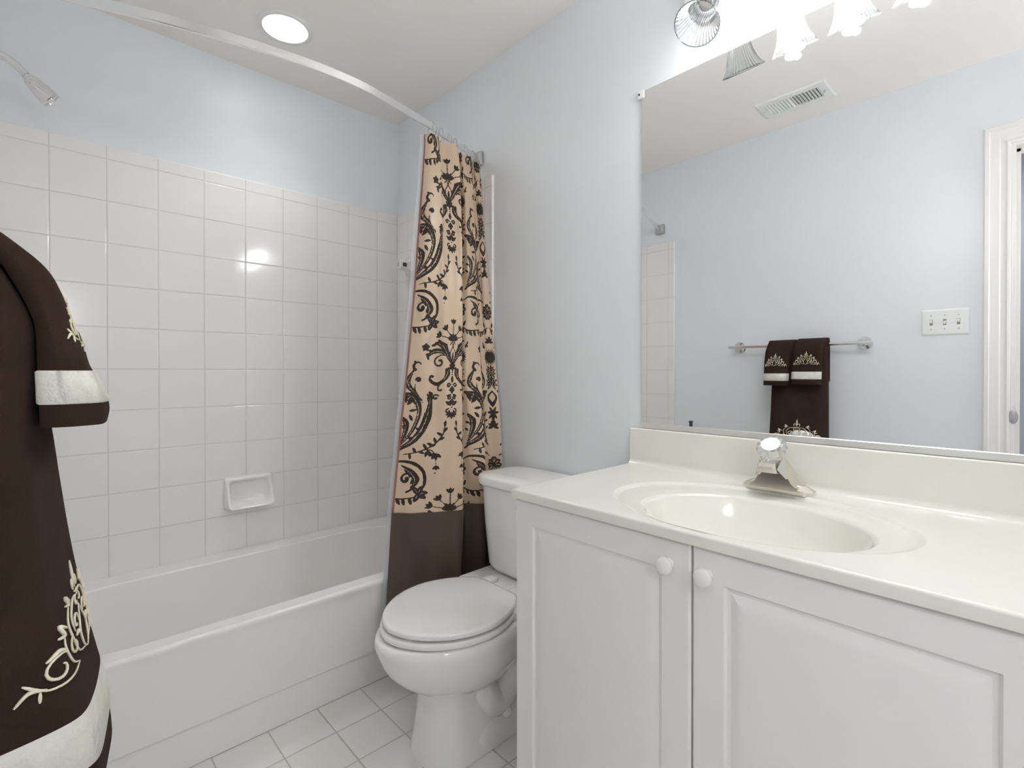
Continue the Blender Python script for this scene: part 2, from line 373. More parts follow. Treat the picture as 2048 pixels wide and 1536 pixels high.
# ------------------------------------------------------------------ shower curtain with woven damask pattern
def seg_list():
    S_ = []
    def stroke(P, w, m=7):
        Q = cat_spline(P, m); n = len(Q)
        W = np.interp(np.linspace(0, 1, n), np.linspace(0, 1, len(w)), w)
        W = W*1.16+.0003
        for i in range(n-1): S_.append((Q[i][0], Q[i][1], W[i], Q[i+1][0], Q[i+1][1], W[i+1]))
    def leaf(x, y, a, l, wd):
        a = math.radians(a)
        stroke([(x, y), (x+l*math.cos(a), y+l*math.sin(a))], [.0008, wd*.8, wd, wd*.7, .0004], 8)
    def spiral(cx, cy, ra, rb, a0, a1, wa, wb, n=14):
        P = [(cx+(ra+(rb-ra)*t)*math.cos(math.radians(a0+(a1-a0)*t)), cy+(ra+(rb-ra)*t)*math.sin(math.radians(a0+(a1-a0)*t))) for t in np.linspace(0, 1, n)]
        stroke(P, [wa, (wa+wb)/2, wb], 2)
    def dot(x, y, r): S_.append((x, y, r, x+1e-4, y, r))
    # bouquet of buds
    for x, y, a in ((0, .068, 90), (.037, .043, 55), (.062, .017, 25)):
        t = math.radians(a); sx, sy = .012*math.cos(t), .012*math.sin(t)-.002
        stroke([(sx*.4, sy*.4), (x-.008*math.cos(t), y-.008*math.sin(t))], [.0014, .0012])
        for da in (-38, 0, 38): leaf(x-.008*math.cos(t), y-.008*math.sin(t), a+da, .021, .0042)
    for a in (90, 62, 35, 14): leaf(0, -.003, a, .03 if a > 60 else .027, .0045)
    # vase leaves and curls
    stroke([(.004, -.088), (.024, -.055), (.042, -.024), (.072, -.013)], [.004, .009, .0105, .004])
    for q in ((.05, -.02, 70, .017), (.06, -.013, 80, .014), (.073, -.013, -60, .014), (.03, -.035, 95, .02), (.078, -.02, -20, .012)): leaf(q[0], q[1], q[2], q[3], .004)
    stroke([(.018, -.072), (.045, -.046), (.078, -.044), (.104, -.064)], [.002, .006, .0085, .003])
    for q in ((.085, -.046, 20, .018), (.095, -.055, -5, .017), (.102, -.064, -110, .013)): leaf(q[0], q[1], q[2], q[3], .0038)
    spiral(.055, -.084, .021, .006, 70, -270, .0022, .0035)
    stroke([(.03, -.06), (.05, -.058), (.062, -.066)], [.001, .002, .001])
    stroke([(.002, -.028), (.012, -.05), (.009, -.075), (0, -.088)], [.0012, .0016, .0016, .0012]); leaf(0, -.08, 90, .035, .0035)
    stroke([(.004, -.008), (.014, -.02)], [.002, .001]); leaf(0, -.012, -90, .018, .003)
    # knot and scrolls
    for a in (90, 30, -30, -90): leaf(0, -.102, a, .017, .004)
    stroke([(.017, -.108), (.02, -.128), (.033, -.15), (.06, -.166), (.085, -.151), (.084, -.136), (.076, -.138)], [.004, .0085, .005, .0055, .004, .0025, .004])
    leaf(.02, -.135, 75, .03, .006); dot(.077, -.139, .004)
    stroke([(.036, -.158), (.052, -.172), (.053, -.188), (.042, -.188)], [.001, .0022, .002, .003])
    for y in (-.122, -.13): dot(0, y, .003)
    leaf(0, -.136, -90, .026, .005)
    # column of ornaments
    for y, s in ((-.168, 1), (-.214, .75)):
        spiral(.014*s, y-.003, .009*s, .003, 170, -140, .002, .0026)
        leaf(0, y-.006, -90, .028*s, .0065*s); leaf(.004, y-.012, -60, .014*s, .003)
    leaf(.003, -.245, 38, .026, .0055); leaf(.003, -.205, -15, .02, .0035)
    spiral(.013, -.266, .009, .004, 100, -180, .002, .003)
    for a in (-90, -50, -20): leaf(0, -.272, a, .024, .0042)
    dot(0, -.252, .003)
    # flowering vine
    V = [(.022, -.313), (.027, -.35), (.055, -.387), (.10, -.412), (.155, -.424)]
    stroke(V, [.0012, .0018, .002, .0018, .0012]); leaf(.022, -.322, 95, .022, .004)
    for x, y, a in ((.026, -.342, 130), (.03, -.355, 30), (.04, -.372, 150), (.05, -.382, 70), (.07, -.395, 160), (.08, -.402, 55), (.105, -.413, 200), (.115, -.416, 60), (.135, -.42, -100), (.06, -.39, 20)): leaf(x, y, a, .021, .0042)
    stroke([(.088, -.407), (.065, -.408), (.05, -.425)], [.001, .0015, .001])
    for a in (-140, -95, -60, -20): leaf(.05, -.421, a, .024, .0048)
    for a in (-120, -70): leaf(.075, -.41, a, .024, .005)
    stroke([(.05, -.44), (.047, -.468)], [.001, .001])
    for a in (-130, -90, -50): leaf(.047, -.466, a, .016, .0036)
    dot(.05, -.492, .0028)
    # tall plumes
    stroke([(.19, -.418), (.12, -.365), (.084, -.29), (.074, -.20)], [.003, .010, .0125, .002], 10)
    for x, y, a, l in ((.075, -.24, 60, .03), (.072, -.22, 40, .028), (.078, -.27, 75, .03), (.085, -.3, 70, .03), (.10, -.345, 45, .03), (.12, -.37, 20, .035), (.07, -.205, 30, .02)): leaf(x, y, a+90 if 0 else a, l, .0045)
    spiral(.06, -.215, .011, .004, 150, -150, .002, .003)
    stroke([(.178, -.402), (.132, -.335), (.114, -.265), (.14, -.215), (.19, -.20)], [.0015, .005, .007, .0115, .004], 10)
    for x, y, a in ((.15, -.215, -80), (.165, -.21, -95), (.18, -.204, -120), (.14, -.225, -40), (.125, -.26, -10), (.135, -.3, 60), (.15, -.34, 50)): leaf(x, y, a, .026, .0045)
    stroke([(.182, -.405), (.158, -.35), (.155, -.31), (.172, -.285)], [.001, .006, .0085, .003])
    for x, y, a in ((.162, -.30, 40), (.166, -.32, 10), (.17, -.35, 20)): leaf(x, y, a, .022, .004)
    stroke([(.106, -.225), (.145, -.19), (.166, -.158), (.147, -.112)], [.001, .006, .0095, .002])
    stroke([(.105, -.235), (.135, -.19), (.138, -.165)], [.001, .0018, .001])
    spiral(.134, -.098, .017, .011, -60, 160, .0045, .0015); dot(.146, -.083, .0045); spiral(.128, -.15, .009, .003, 0, 280, .003, .004)
    for a in range(0, 360, 72): leaf(.112, -.03, a+18, .015, .0052)
    stroke([(.172, -.005), (.185, -.02), (.172, -.018)], [.003, .004, .003]); leaf(.178, -.014, 120, .018, .004)
    # round scroll with flower and sprig
    stroke([(.20, -.462), (.165, -.449), (.12, -.455), (.086, -.485), (.080, -.53), (.094, -.56)], [.0015, .003, .005, .0045, .004, .002], 8)
    spiral(.142, -.515, .044, .012, 260, 20, .003, .0025); spiral(.142, -.512, .012, .006, 20, -200, .0035, .0055)
    stroke([(.16, -.462), (.125, -.485), (.108, -.515), (.116, -.545)], [.001, .007, .0105, .002])
    for x, y, a in ((.13, -.485, -100), (.115, -.51, -70), (.112, -.53, -60), (.145, -.47, -110)): leaf(x, y, a, .022, .0042)
    for a in (60, 110, 170, 215, -70): leaf(.098, -.567, a, .03, .0075)
    stroke([(.215, -.566), (.165, -.584), (.105, -.578)], [.0015, .002, .0015])
    for x, y, a in ((.205, -.571, -110), (.185, -.578, -125), (.165, -.584, -120), (.145, -.583, -105), (.125, -.58, -110), (.2, -.566, 120)): leaf(x, y, a, .026, .005)
    # second axis: stacked flowers
    A = .22
    for a in range(100, 271, 17): leaf(A-.004*math.cos(math.radians(a-180)), -.06, a, .036, .0028)
    stroke([(A, -.045), (A-.013, -.06), (A, -.075)], [.004, .005, .004])
    for y, s in ((-.12, 1), (-.165, 1.2)):
        for a in (90, 125, 160, 200, 235): leaf(A, y, a, .03*s, .0045)
    stroke([(A, -.20), (A-.02, -.225), (A-.006, -.25), (A, -.262)], [.002, .004, .006, .003]); leaf(A, -.33, 90, .05, .006)
    for a in (110, 150, 195): leaf(A, -.345, a, .026, .005)
    for a in (100, 140, 180, 220, 255): leaf(A, -.50, a, .034, .009)
    for a in (120, 170, 230): leaf(A, -.29, a, .03, .0045)
    for a in (100, 135, 175): leaf(A, .0, a, .028, .004)
    # veins: light lines cut into the big leaves
    K_ = len(S_)
    def vein(P, w=(.0004, .0009, .0004)): stroke(P, list(w), 8)
    vein([(.186, -.412), (.12, -.363), (.086, -.29), (.077, -.215)]); vein([(.174, -.395), (.133, -.335), (.116, -.265), (.141, -.214), (.18, -.202)])
    vein([(.18, -.40), (.16, -.35), (.158, -.31), (.17, -.29)]); vein([(.112, -.22), (.147, -.188), (.165, -.158), (.15, -.122)])
    for x, y, a, l in ((.09, -.31, 100, .02), (.105, -.345, 115, .02), (.081, -.265, 95, .02), (.13, -.37, 130, .02), (.117, -.285, 65, .014), (.125, -.245, 25, .016), (.15, -.21, -60, .014), (.16, -.168, 100, .014), (.155, -.185, 75, .012)):
        t = math.radians(a); vein([(x, y), (x+l*math.cos(t), y+l*math.sin(t))], (.0003, .0007, .0002))
    vein([(.008, -.082), (.026, -.052), (.044, -.025), (.064, -.016)]); vein([(.022, -.068), (.046, -.047), (.078, -.046), (.098, -.058)])
    vein([(.158, -.468), (.127, -.488), (.111, -.515), (.115, -.538)]); vein([(.018, -.112), (.022, -.13), (.036, -.152)])
    for a in (60, 110, 170, 215, -70):
        t = math.radians(a); vein([(.098+.006*math.cos(t), -.567+.006*math.sin(t)), (.098+.02*math.cos(t), -.567+.02*math.sin(t))], (.0003, .0008, .0003))
    for a in (100, 140, 180, 220, 255):
        t = math.radians(a); vein([(A+.008*math.cos(t), -.50+.008*math.sin(t)), (A+.028*math.cos(t), -.50+.028*math.sin(t))], (.0004, .001, .0003))
    for y, s in ((-.12, 1), (-.165, 1.2)):
        for a in (125, 160, 200, 235):
            t = math.radians(a); vein([(A+.004*math.cos(t), y+.004*math.sin(t)), (A+.024*s*math.cos(t), y+.024*s*math.sin(t))], (.0003, .0008, .0003))
    R_ = np.array(S_); return np.concatenate([R_, (np.arange(len(R_)) >= K_).astype(float)[:, None]], 1)
TW, TH = .44, .628
_segs = seg_list()
# wrap vertically, mirror across both axes
allsegs = [_segs]
mir = _segs.copy(); mir[:, 0] *= -1; mir[:, 3] *= -1; near = (np.minimum(np.abs(mir[:, 0]), np.abs(mir[:, 3])) < .03); allsegs.append(mir[near])
mir2 = _segs.copy(); mir2[:, 0] = TW-mir2[:, 0]; mir2[:, 3] = TW-mir2[:, 3]; near = (np.minimum(mir2[:, 0], mir2[:, 3]) < .25); allsegs.append(mir2[near])
A_ = np.concatenate(allsegs); up = A_.copy(); up[:, 1] -= TH; up[:, 4] -= TH
sel = up[:, 1] > -TH-.06; dn = A_.copy(); dn[:, 1] += TH; dn[:, 4] += TH; A_ = np.concatenate([A_, up[sel], dn[dn[:, 1] < .1]])
RES = .0016
gx = np.arange(0, .22+RES, RES); gy = np.arange(-TH+.07, .07+RES, RES)
SDF = np.full((len(gy), len(gx)), .02)
CUT = np.full((len(gy), len(gx)), .02)
for x0_, y0_, ra, x1_, y1_, rb, neg in A_:
    TG = CUT if neg else SDF
    pad = max(ra, rb)+.004
    i0, i1 = np.searchsorted(gx, [min(x0_, x1_)-pad, max(x0_, x1_)+pad]); j0, j1 = np.searchsorted(gy, [min(y0_, y1_)-pad, max(y0_, y1_)+pad])
    if i1 <= i0 or j1 <= j0: continue
    X_, Y_ = np.meshgrid(gx[i0:i1], gy[j0:j1])
    dx, dy = x1_-x0_, y1_-y0_; l2 = dx*dx+dy*dy+1e-12
    t = np.clip(((X_-x0_)*dx+(Y_-y0_)*dy)/l2, 0, 1)
    d = np.hypot(X_-x0_-t*dx, Y_-y0_-t*dy)-(ra+(rb-ra)*t)
    TG[j0:j1, i0:i1] = np.minimum(TG[j0:j1, i0:i1], d)
SDF = np.maximum(SDF, -CUT)
def pattern(u, v):
    """signed distance of the print at cloth position u, v (metres; v up from a bouquet base)"""
    x = np.abs((u+TW/2) % TW - TW/2); y = (v+TH-.07) % TH - TH+.07
    fx = np.clip((x-gx[0])/RES, 0, len(gx)-1.001); fy = np.clip((y-gy[0])/RES, 0, len(gy)-1.001)
    i = fx.astype(int); j = fy.astype(int); a = fx-i; b = fy-j
    return (SDF[j, i]*(1-a)+SDF[j, i+1]*a)*(1-b)+(SDF[j+1, i]*(1-a)+SDF[j+1, i+1]*a)*b
# folds: control points (x, y) per height
CUR = {
 2.045: [(1.035, 1.598), (1.056, 1.572), (1.083, 1.575), (1.108, 1.606), (1.140, 1.590), (1.185, 1.590), (1.204, 1.640), (1.240, 1.628), (1.282, 1.632), (1.294, 1.668), (1.325, 1.662), (1.356, 1.664)],
 1.95:  [(1.030, 1.598), (1.056, 1.566), (1.086, 1.566), (1.108, 1.604), (1.140, 1.580), (1.190, 1.582), (1.204, 1.642), (1.242, 1.616), (1.284, 1.622), (1.294, 1.668), (1.328, 1.655), (1.360, 1.655)],
 1.70:  [(1.012, 1.604), (1.048, 1.566), (1.082, 1.552), (1.108, 1.574), (1.140, 1.560), (1.185, 1.566), (1.195, 1.640), (1.240, 1.600), (1.284, 1.604), (1.292, 1.660), (1.330, 1.632), (1.362, 1.634)],
 1.45:  [(.995, 1.610), (1.030, 1.572), (1.066, 1.546), (1.100, 1.540), (1.132, 1.532), (1.172, 1.544), (1.182, 1.620), (1.228, 1.582), (1.276, 1.578), (1.284, 1.645), (1.326, 1.606), (1.362, 1.602)],
 1.20:  [(.972, 1.616), (1.010, 1.580), (1.046, 1.552), (1.082, 1.532), (1.116, 1.518), (1.156, 1.526), (1.166, 1.606), (1.214, 1.566), (1.266, 1.548), (1.276, 1.624), (1.322, 1.580), (1.362, 1.570)],
 .95:   [(.944, 1.622), (.984, 1.586), (1.024, 1.556), (1.064, 1.530), (1.102, 1.506), (1.144, 1.508), (1.154, 1.594), (1.206, 1.552), (1.260, 1.520), (1.272, 1.602), (1.318, 1.560), (1.360, 1.536)],
 .62:   [(.912, 1.628), (.956, 1.592), (1.002, 1.556), (1.048, 1.524), (1.092, 1.500), (1.138, 1.496), (1.148, 1.586), (1.200, 1.542), (1.254, 1.502), (1.268, 1.590), (1.312, 1.550), (1.352, 1.518)],
 .18:   [(.890, 1.634), (.940, 1.604), (.990, 1.574), (1.040, 1.548), (1.086, 1.530), (1.132, 1.520), (1.142, 1.596), (1.196, 1.556), (1.250, 1.516), (1.262, 1.596), (1.306, 1.560), (1.340, 1.530)],
}
zs = sorted(CUR)
SUB = 30
prof_at = np.array([cat_spline(CUR[z], SUB) for z in zs])          # levels x points x 2
def curtain_section(z):
    k = min(max(np.searchsorted(zs, z)-1, 0), len(zs)-2); t = (z-zs[k])/(zs[k+1]-zs[k])
    p0 = prof_at[max(k-1, 0)]; p1, p2 = prof_at[k], prof_at[k+1]; p3 = prof_at[min(k+2, len(zs)-1)]
    return .5*(2*p1+(p2-p0)*t+(2*p0-5*p1+4*p2-p3)*t*t+(3*p1-p0-3*p2+p3)*t**3)
s0 = curtain_section(1.0); cum = np.concatenate([[0], np.cumsum(np.hypot(*np.diff(s0, axis=0).T))])
NU = 360
# print position along the cloth at each fold point: deep valleys take up hidden cloth
UK = np.array([0, .050, .098, .142, .185, .238, .335, .445, .507, .665, .815, .868])
ucum = np.interp(np.arange(len(cum))/SUB, np.arange(12), UK)
uu = np.linspace(0, UK[-1], NU)
cc = np.interp(uu, ucum, cum)
def curtain_rows(z):
    q = curtain_section(z); return np.stack([np.interp(cc, cum, q[:, 0]), np.interp(cc, cum, q[:, 1])], 1)
SEAM = .632
def cloth(name, zlist, mtl, parent, off=0, attr=False, cols=None):
    rows = []
    for z in zlist:
        q = curtain_rows(z)
        if cols is not None: q = q[cols]
        U_ = uu[cols] if cols is not None else uu
        fold = .0065*np.sin(U_*62+z*1.3+.5)*np.clip((z-.5)/1.2, .15, 1)+.0025*np.sin(U_*31-z*6)
        wob = fold+.0012*np.sin(z*23+uu[cols if cols is not None else slice(None)]*40)+.0015*np.sin(z*9+uu[cols if cols is not None else slice(None)]*90)
        if off:
            d = np.gradient(q, axis=0); d /= np.linalg.norm(d, axis=1)[:, None]+1e-9
            q = q+np.stack([d[:, 1], -d[:, 0]], 1)*off
        rows.append(np.stack([q[:, 0]+wob*.6, q[:, 1]+wob, np.full(len(q), z)], 1))
    V = np.concatenate(rows); n = len(rows[0]); nz = len(zlist)
    idx = np.arange(n*nz).reshape(nz, n)
    Fq = np.stack([idx[:-1, :-1], idx[:-1, 1:], idx[1:, 1:], idx[1:, :-1]], -1).reshape(-1, 4)
    me = bpy.data.meshes.new(name); me.from_pydata(V.tolist(), [], Fq.tolist()); me.shade_smooth()
    if attr:
        u = np.tile(uu, nz); z = np.repeat(np.array(zlist), n)
        s = pattern(u-AXIS_U, z-FAN_Z)
        at = me.attributes.new('print', 'FLOAT', 'POINT'); at.data.foreach_set('value', (s*100).astype(np.float32))
        at = me.attributes.new('edge', 'FLOAT', 'POINT'); at.data.foreach_set('value', u.astype(np.float32))
    me.materials.append(mtl); me.update()
    o = bpy.data.objects.new(name, me); C.objects.link(o); o.parent = parent; o.matrix_parent_inverse = parent.matrix_basis.inverted()
    return o
AXIS_U, FAN_Z = .175, .642
m, nt, N, L, p = nodes('damask_satin')
at = N.new('ShaderNodeAttribute'); at.attribute_name = 'print'
mr = N.new('ShaderNodeMapRange'); mr.inputs['From Min'].default_value = -.02; mr.inputs['From Max'].default_value = .03
tcn = N.new('ShaderNodeTexCoord'); nz_ = N.new('ShaderNodeTexNoise'); nz_.inputs['Scale'].default_value = 230; nz_.inputs['Detail'].default_value = 2
L.new(tcn.outputs['Object'], nz_.inputs['Vector'])
rg = N.new('ShaderNodeMath'); rg.operation = 'MULTIPLY_ADD'; rg.inputs[1].default_value = .34; L.new(nz_.outputs['Fac'], rg.inputs[0])
sb = N.new('ShaderNodeMath'); sb.operation = 'SUBTRACT'; sb.inputs[1].default_value = .17; L.new(at.outputs['Fac'], sb.inputs[0]); L.new(sb.outputs[0], rg.inputs[2]); L.new(rg.outputs[0], mr.inputs['Value'])
fl = N.new('ShaderNodeMapRange'); fl.inputs['From Min'].default_value = .70; fl.inputs['From Max'].default_value = .74; fl.inputs['To Max'].default_value = .55
L.new(nz_.outputs['Fac'], fl.inputs['Value'])
mxx = N.new('ShaderNodeMath'); mxx.operation = 'MAXIMUM'; L.new(mr.outputs[0], mxx.inputs[0]); L.new(fl.outputs[0], mxx.inputs[1])
mx = N.new('ShaderNodeMix'); mx.data_type = 'RGBA'; mx.inputs['A'].default_value = srgb(50, 40, 32); mx.inputs['B'].default_value = srgb(205, 181, 155)
L.new(mxx.outputs[0], mx.inputs['Factor'])
ed = N.new('ShaderNodeAttribute'); ed.attribute_name = 'edge'
el = N.new('ShaderNodeMath'); el.operation = 'LESS_THAN'; el.inputs[1].default_value = .007; L.new(ed.outputs['Fac'], el.inputs[0])
mx2 = N.new('ShaderNodeMix'); mx2.data_type = 'RGBA'; mx2.inputs['B'].default_value = srgb(150, 100, 85)
L.new(mx.outputs['Result'], mx2.inputs['A']); L.new(el.outputs[0], mx2.inputs['Factor']); L.new(mx2.outputs['Result'], p.inputs['Base Color'])
rr = N.new('ShaderNodeMapRange'); rr.inputs['To Min'].default_value = .8; rr.inputs['To Max'].default_value = .34
L.new(mr.outputs[0], rr.inputs['Value']); L.new(rr.outputs[0], p.inputs['Roughness'])
bp = N.new('ShaderNodeBump'); bp.inputs['Strength'].default_value = .25; bp.inputs['Distance'].default_value = .006
nb = N.new('ShaderNodeTexNoise'); nb.inputs['Scale'].default_value = 14; nb.inputs['Detail'].default_value = 3
L.new(tcn.outputs['Object'], nb.inputs['Vector']); L.new(nb.outputs['Fac'], bp.inputs['Height']); L.new(bp.outputs['Normal'], p.inputs['Normal'])
M['damask'] = m
cur = thing('shower_curtain', 'tan damask shower curtain with brown band, bunched at the wall', 'shower curtain', (1.15, 1.58, .18))
cloth('panel', np.arange(SEAM, 2.0401, .0025), M['damask'], cur, 0, True)
cloth('bottom_band', np.linspace(.18, SEAM+.002, 60), M['brownsatin'], cur, .0012)['label'] = 'plain dark brown band'
cloth('seam_strip', np.linspace(SEAM-.025, SEAM+.004, 6), M['brownsatin'], cur, .0028)
lin = thing('curtain_liner', 'clear vinyl liner showing along the edges of the damask curtain', 'shower curtain', (1.15, 1.62, .2))
bm = new(); rows = []
for z in np.linspace(.2, 2.036, 40):
    q = curtain_section(z); a0, a6, a9, a11 = q[0], q[6*SUB], q[9*SUB], q[11*SUB]
    P = cat_spline([(a0[0]-.014, a0[1]+.006), (a0[0]+.02, a0[1]+.016), (a0[0]+.09, max(a0[1], a6[1])+.018), (a6[0]+.02, max(a6[1], a0[1])+.016), (a9[0], a9[1]+.014), (XR-.012, a9[1]+.010), (min(a11[0]+.010, XR-.009), a11[1]+.012)], 8)
    rows.append([Vector((a, min(b, 1.652 if z < .44 else 1.76), z)) for a, b in P])
loft(bm, rows, closed=False); obj('liner_sheet', bm, M['liner'], lin)
# clear ring hooks
ring0 = None
for k, xk in enumerate((1.062, 1.108, 1.152, 1.196, 1.262, 1.318)):
    yk = np.interp(xk, [p_[0] for p_ in rod_xy], [p_[1] for p_ in rod_xy])
    if ring0 is None:
        bm = new(); tube(bm, [(0, .0155*math.sin(t), -.009+.0265*math.cos(t)) for t in np.linspace(.35, 2*PI+.05, 30)], .0011, 8)
        ro = obj('curtain_ring', bm, M['ringplastic']); ring0 = ro
    else:
        ro = ring0.copy(); C.objects.link(ro)
    ro.location = (xk, yk, RZ); ro.rotation_euler = (0, 0, .35*(-1)**k+.35)
    tag(ro, 'clear plastic curtain ring on the rod above the damask curtain', 'curtain ring', 'clear curtain rings at the wall end of the rod')

# ------------------------------------------------------------------ toilet
TY0 = 1.258
EGG = [(0, 0), (.018, .20), (.06, .40), (.13, .60), (.24, .80), (.37, .935), (.50, .995), (.62, .985), (.75, .90), (.86, .775), (.94, .635), (.982, .53), (.997, .38), (1, .2), (1, 0)]
_eg = [tuple(q) for q in cat_spline(EGG, 5)]
def egg(xf, xb, hw, z, cy=TY0):
    """closed outline of seat, lid and bowl: round front at xf, squarer narrower back at xb"""
    up_ = [Vector((xf+a*(xb-xf), cy+hw*b, z)) for a, b in _eg]
    return up_+[Vector((v.x, 2*cy-v.y, z)) for v in up_[-2:0:-1]]
wc = thing('toilet', 'white two-piece toilet with closed lid between tub and vanity', 'toilet', (1.0, TY0, 0))
bm = new()
B = [(.20, .80, 1.12, .112), (.225, .766, 1.13, .132), (.255, .73, 1.15, .156), (.29, .70, 1.16, .174), (.325, .680, 1.17, .185), (.350, .670, 1.17, .1895), (.358, .667, 1.17, .192), (.372, .664, 1.17, .194), (.385, .667, 1.17, .192), (.390, .674, 1.165, .186), (.390, .71, 1.13, .15), (.36, .74, 1.08, .12)]
loft(bm, [egg(xf, xb, hw, z) for z, xf, xb, hw in B], True, True, True)
obj('bowl', bm, M['porcelain'], wc, sharp=60)
bm = new()       # rear deck under the tank
loft(bm, [rrect(1.06, XR-.012, TY0-.10, TY0+.10, .03, .03, .20), rrect(1.05, XR-.012, TY0-.12, TY0+.12, .04, .04, .30), rrect(1.03, XR-.012, TY0-.165, TY0+.165, .06, .06, .36), rrect(1.02, XR-.012, TY0-.185, TY0+.185, .07, .07, .395), rrect(1.02, XR-.012, TY0-.185, TY0+.185, .07, .07, .412), rrect(1.026, XR-.018, TY0-.179, TY0+.179, .065, .065, .417)], True, True, True)
obj('rear_deck', bm, M['porcelain'], wc, sharp=60, wn=True)
bm = new()       # flared front foot
def foot(xf, xb, hw, z, n=64):
    out = []; xm = xf+hw*.9
    for i in range(n):
        t = 2*PI*i/n; c, s = math.cos(t), math.sin(t)
        if c < 0: out.append(Vector((xm+(xm-xf)*math.copysign(abs(c)**.8, c), TY0+hw*math.copysign(abs(s)**.85, s), z)))
        else: out.append(Vector((xm+(xb-xm)*abs(c)**.4, TY0+hw*math.copysign(abs(s)**.5, s), z)))
    return out
loft(bm, [foot(.792, 1.06, .112, .001), foot(.794, 1.06, .111, .02), foot(.802, 1.05, .104, .06), foot(.81, 1.04, .096, .12), foot(.812, 1.04, .093, .17), foot(.80, 1.05, .102, .205), foot(.785, 1.08, .115, .23)], True, True, True)
obj('pedestal', bm, M['porcelain'], wc, sharp=60)
bm = new()       # low rear foot and trapway bulge
loft(bm, [rrect(.86, 1.275, TY0-.112, TY0+.112, .10, .09, .001), rrect(.865, 1.272, TY0-.11, TY0+.11, .10, .09, .05), rrect(.88, 1.262, TY0-.102, TY0+.102, .10, .09, .078), rrect(.90, 1.24, TY0-.08, TY0+.08, .09, .07, .093)], True, True, True)
obj('rear_foot', bm, M['porcelain'], wc, sharp=60)
bm = new()
for s in (-1, 1):
    tube(bm, cat_spline([(.93, TY0+s*.045, .25), (.985, TY0+s*.062, .15), (1.03, TY0+s*.066, .115), (1.085, TY0+s*.066, .15), (1.12, TY0+s*.062, .22), (1.15, TY0+s*.05, .29)], 8), [.05]*41, 20)
box(bm, (.98, TY0-.065, .05), (1.20, TY0+.065, .36), .03, 3)
obj('trapway', bm, M['porcelain'], wc, sharp=60)
for s in (-1, 1):
    bm = new(); lathe(bm, [(.0165, 0), (.0165, .008), (.014, .016), (.008, .021), (.0, .0225)], (1.050, TY0+s*.099, .078), (0, s*.75, 1), 24); obj('bolt_cap', bm, M['porcelain'], wc)
bm = new()       # seat ring and lid
loft(bm, [egg(.690, 1.097, .187, .393), egg(.684, 1.101, .191, .398), egg(.684, 1.101, .191, .408), egg(.690, 1.097, .187, .413)], True, True, True)
obj('seat', bm, M['porcelain'], wc, sharp=60, wn=True)
bm = new()
loft(bm, [egg(.698, 1.095, .184, .4165), egg(.692, 1.099, .1885, .421), egg(.692, 1.099, .1885, .430), egg(.696, 1.096, .185, .4345), egg(.71, 1.087, .174, .4365), egg(.80, 1.04, .10, .438)], True, True, True)
obj('lid', bm, M['porcelain'], wc, sharp=60, wn=True)
for s in (-1, 1):
    bm = new(); box(bm, (1.105, TY0+s*.07-.022, .414), (1.15, TY0+s*.07+.022, .432), .006, 3); obj('hinge', bm, M['porcelain'], wc)
    bm = new(); box(bm, (.72, TY0+s*.06-.012, .412), (.735, TY0+s*.06+.012, .418), .002, 2); obj('bumper', bm, M['porcelain'], wc)
bm = new()
tk = lambda x0_, hw, z, r=.05: rrect(x0_, XR-.014, TY0-hw, TY0+hw, r, r*1.2, z)
loft(bm, [tk(1.205, .155, .420, .05), tk(1.190, .172, .426, .06), tk(1.180, .180, .445, .06), tk(1.170, .192, .60, .06), tk(1.165, .198, .735, .06)], True, True, True)
obj('tank', bm, M['porcelain'], wc, sharp=60, wn=True)
bm = new()
loft(bm, [tk(1.165, .200, .732, .06), tk(1.152, .208, .737, .065), tk(1.150, .210, .745, .065), tk(1.150, .210, .762, .065), tk(1.153, .207, .770, .065), tk(1.165, .195, .776, .06), tk(1.20, .16, .779, .05)], True, True, True)
obj('tank_lid', bm, M['porcelain'], wc, sharp=60, wn=True)

# ------------------------------------------------------------------ vanity
VX0, VX1, VY0, VY1 = .872, XR-.002, -.027, .9065
van = thing('vanity_cabinet', 'white two-door vanity cabinet under the cream sink top', 'cabinet', ((VX0+VX1)/2, (VY0+VY1)/2, 0))
bm = new()
for a_, b_ in (((VX0+.0005, VY1-.016, .10), (VX1, VY1, .8358)), ((VX0+.0005, VY0, .10), (VX1, VY0+.016, .8358)), ((VX1-.008, VY0+.016, .10), (VX1, VY1-.016, .8358)), ((VX0+.0005, VY0+.016, .10), (VX1-.008, VY1-.016, .118)),
               ((VX0+.0005, VY0+.016, .790), (VX0+.006, VY1-.016, .8358)), ((VX0+.0005, .42, .118), (VX0+.012, .46, .79))): box(bm, a_, b_)
box(bm, (VX0+.06, VY0+.005, .001), (VX1, VY1-.005, .11)); obj('body', bm, M['cabinet'], van)
def door(y0, y1, z0, z1, knob_y):
    D = .018
    lv = [(0, VX0, 0), (0, VX0-D+.004, 0), (.004, VX0-D, 0), (.058, VX0-D, 0), (.062, VX0-D+.006, 1), (.068, VX0-D+.0065, 1), (.080, VX0-D+.002, 1), (.092, VX0-D, 1)]
    bm = new()
    loft(bm, [[Vector((x, y0+i, z0+i)), Vector((x, y1-i, z0+i)), Vector((x, y1-i, z1-i)), Vector((x, y0+i, z1-i))] for i, x, _ in lv], True, True, True)
    d = obj('door', bm, M['cabinet'], van, sharp=12)
    bm = new(); lathe(bm, [(.009, 0), (.0075, .004), (.0065, .010), (.009, .014), (.0150, .0165), (.0165, .020), (.0155, .0245), (.011, .0275), (0, .029)], (VX0-D, knob_y, .788), (-1, 0, 0), 28)
    obj('knob', bm, M['knob'], d)
door(.4415, VY1, .105, .8335, .4835)
door(VY0, .4375, .105, .8335, .4085)
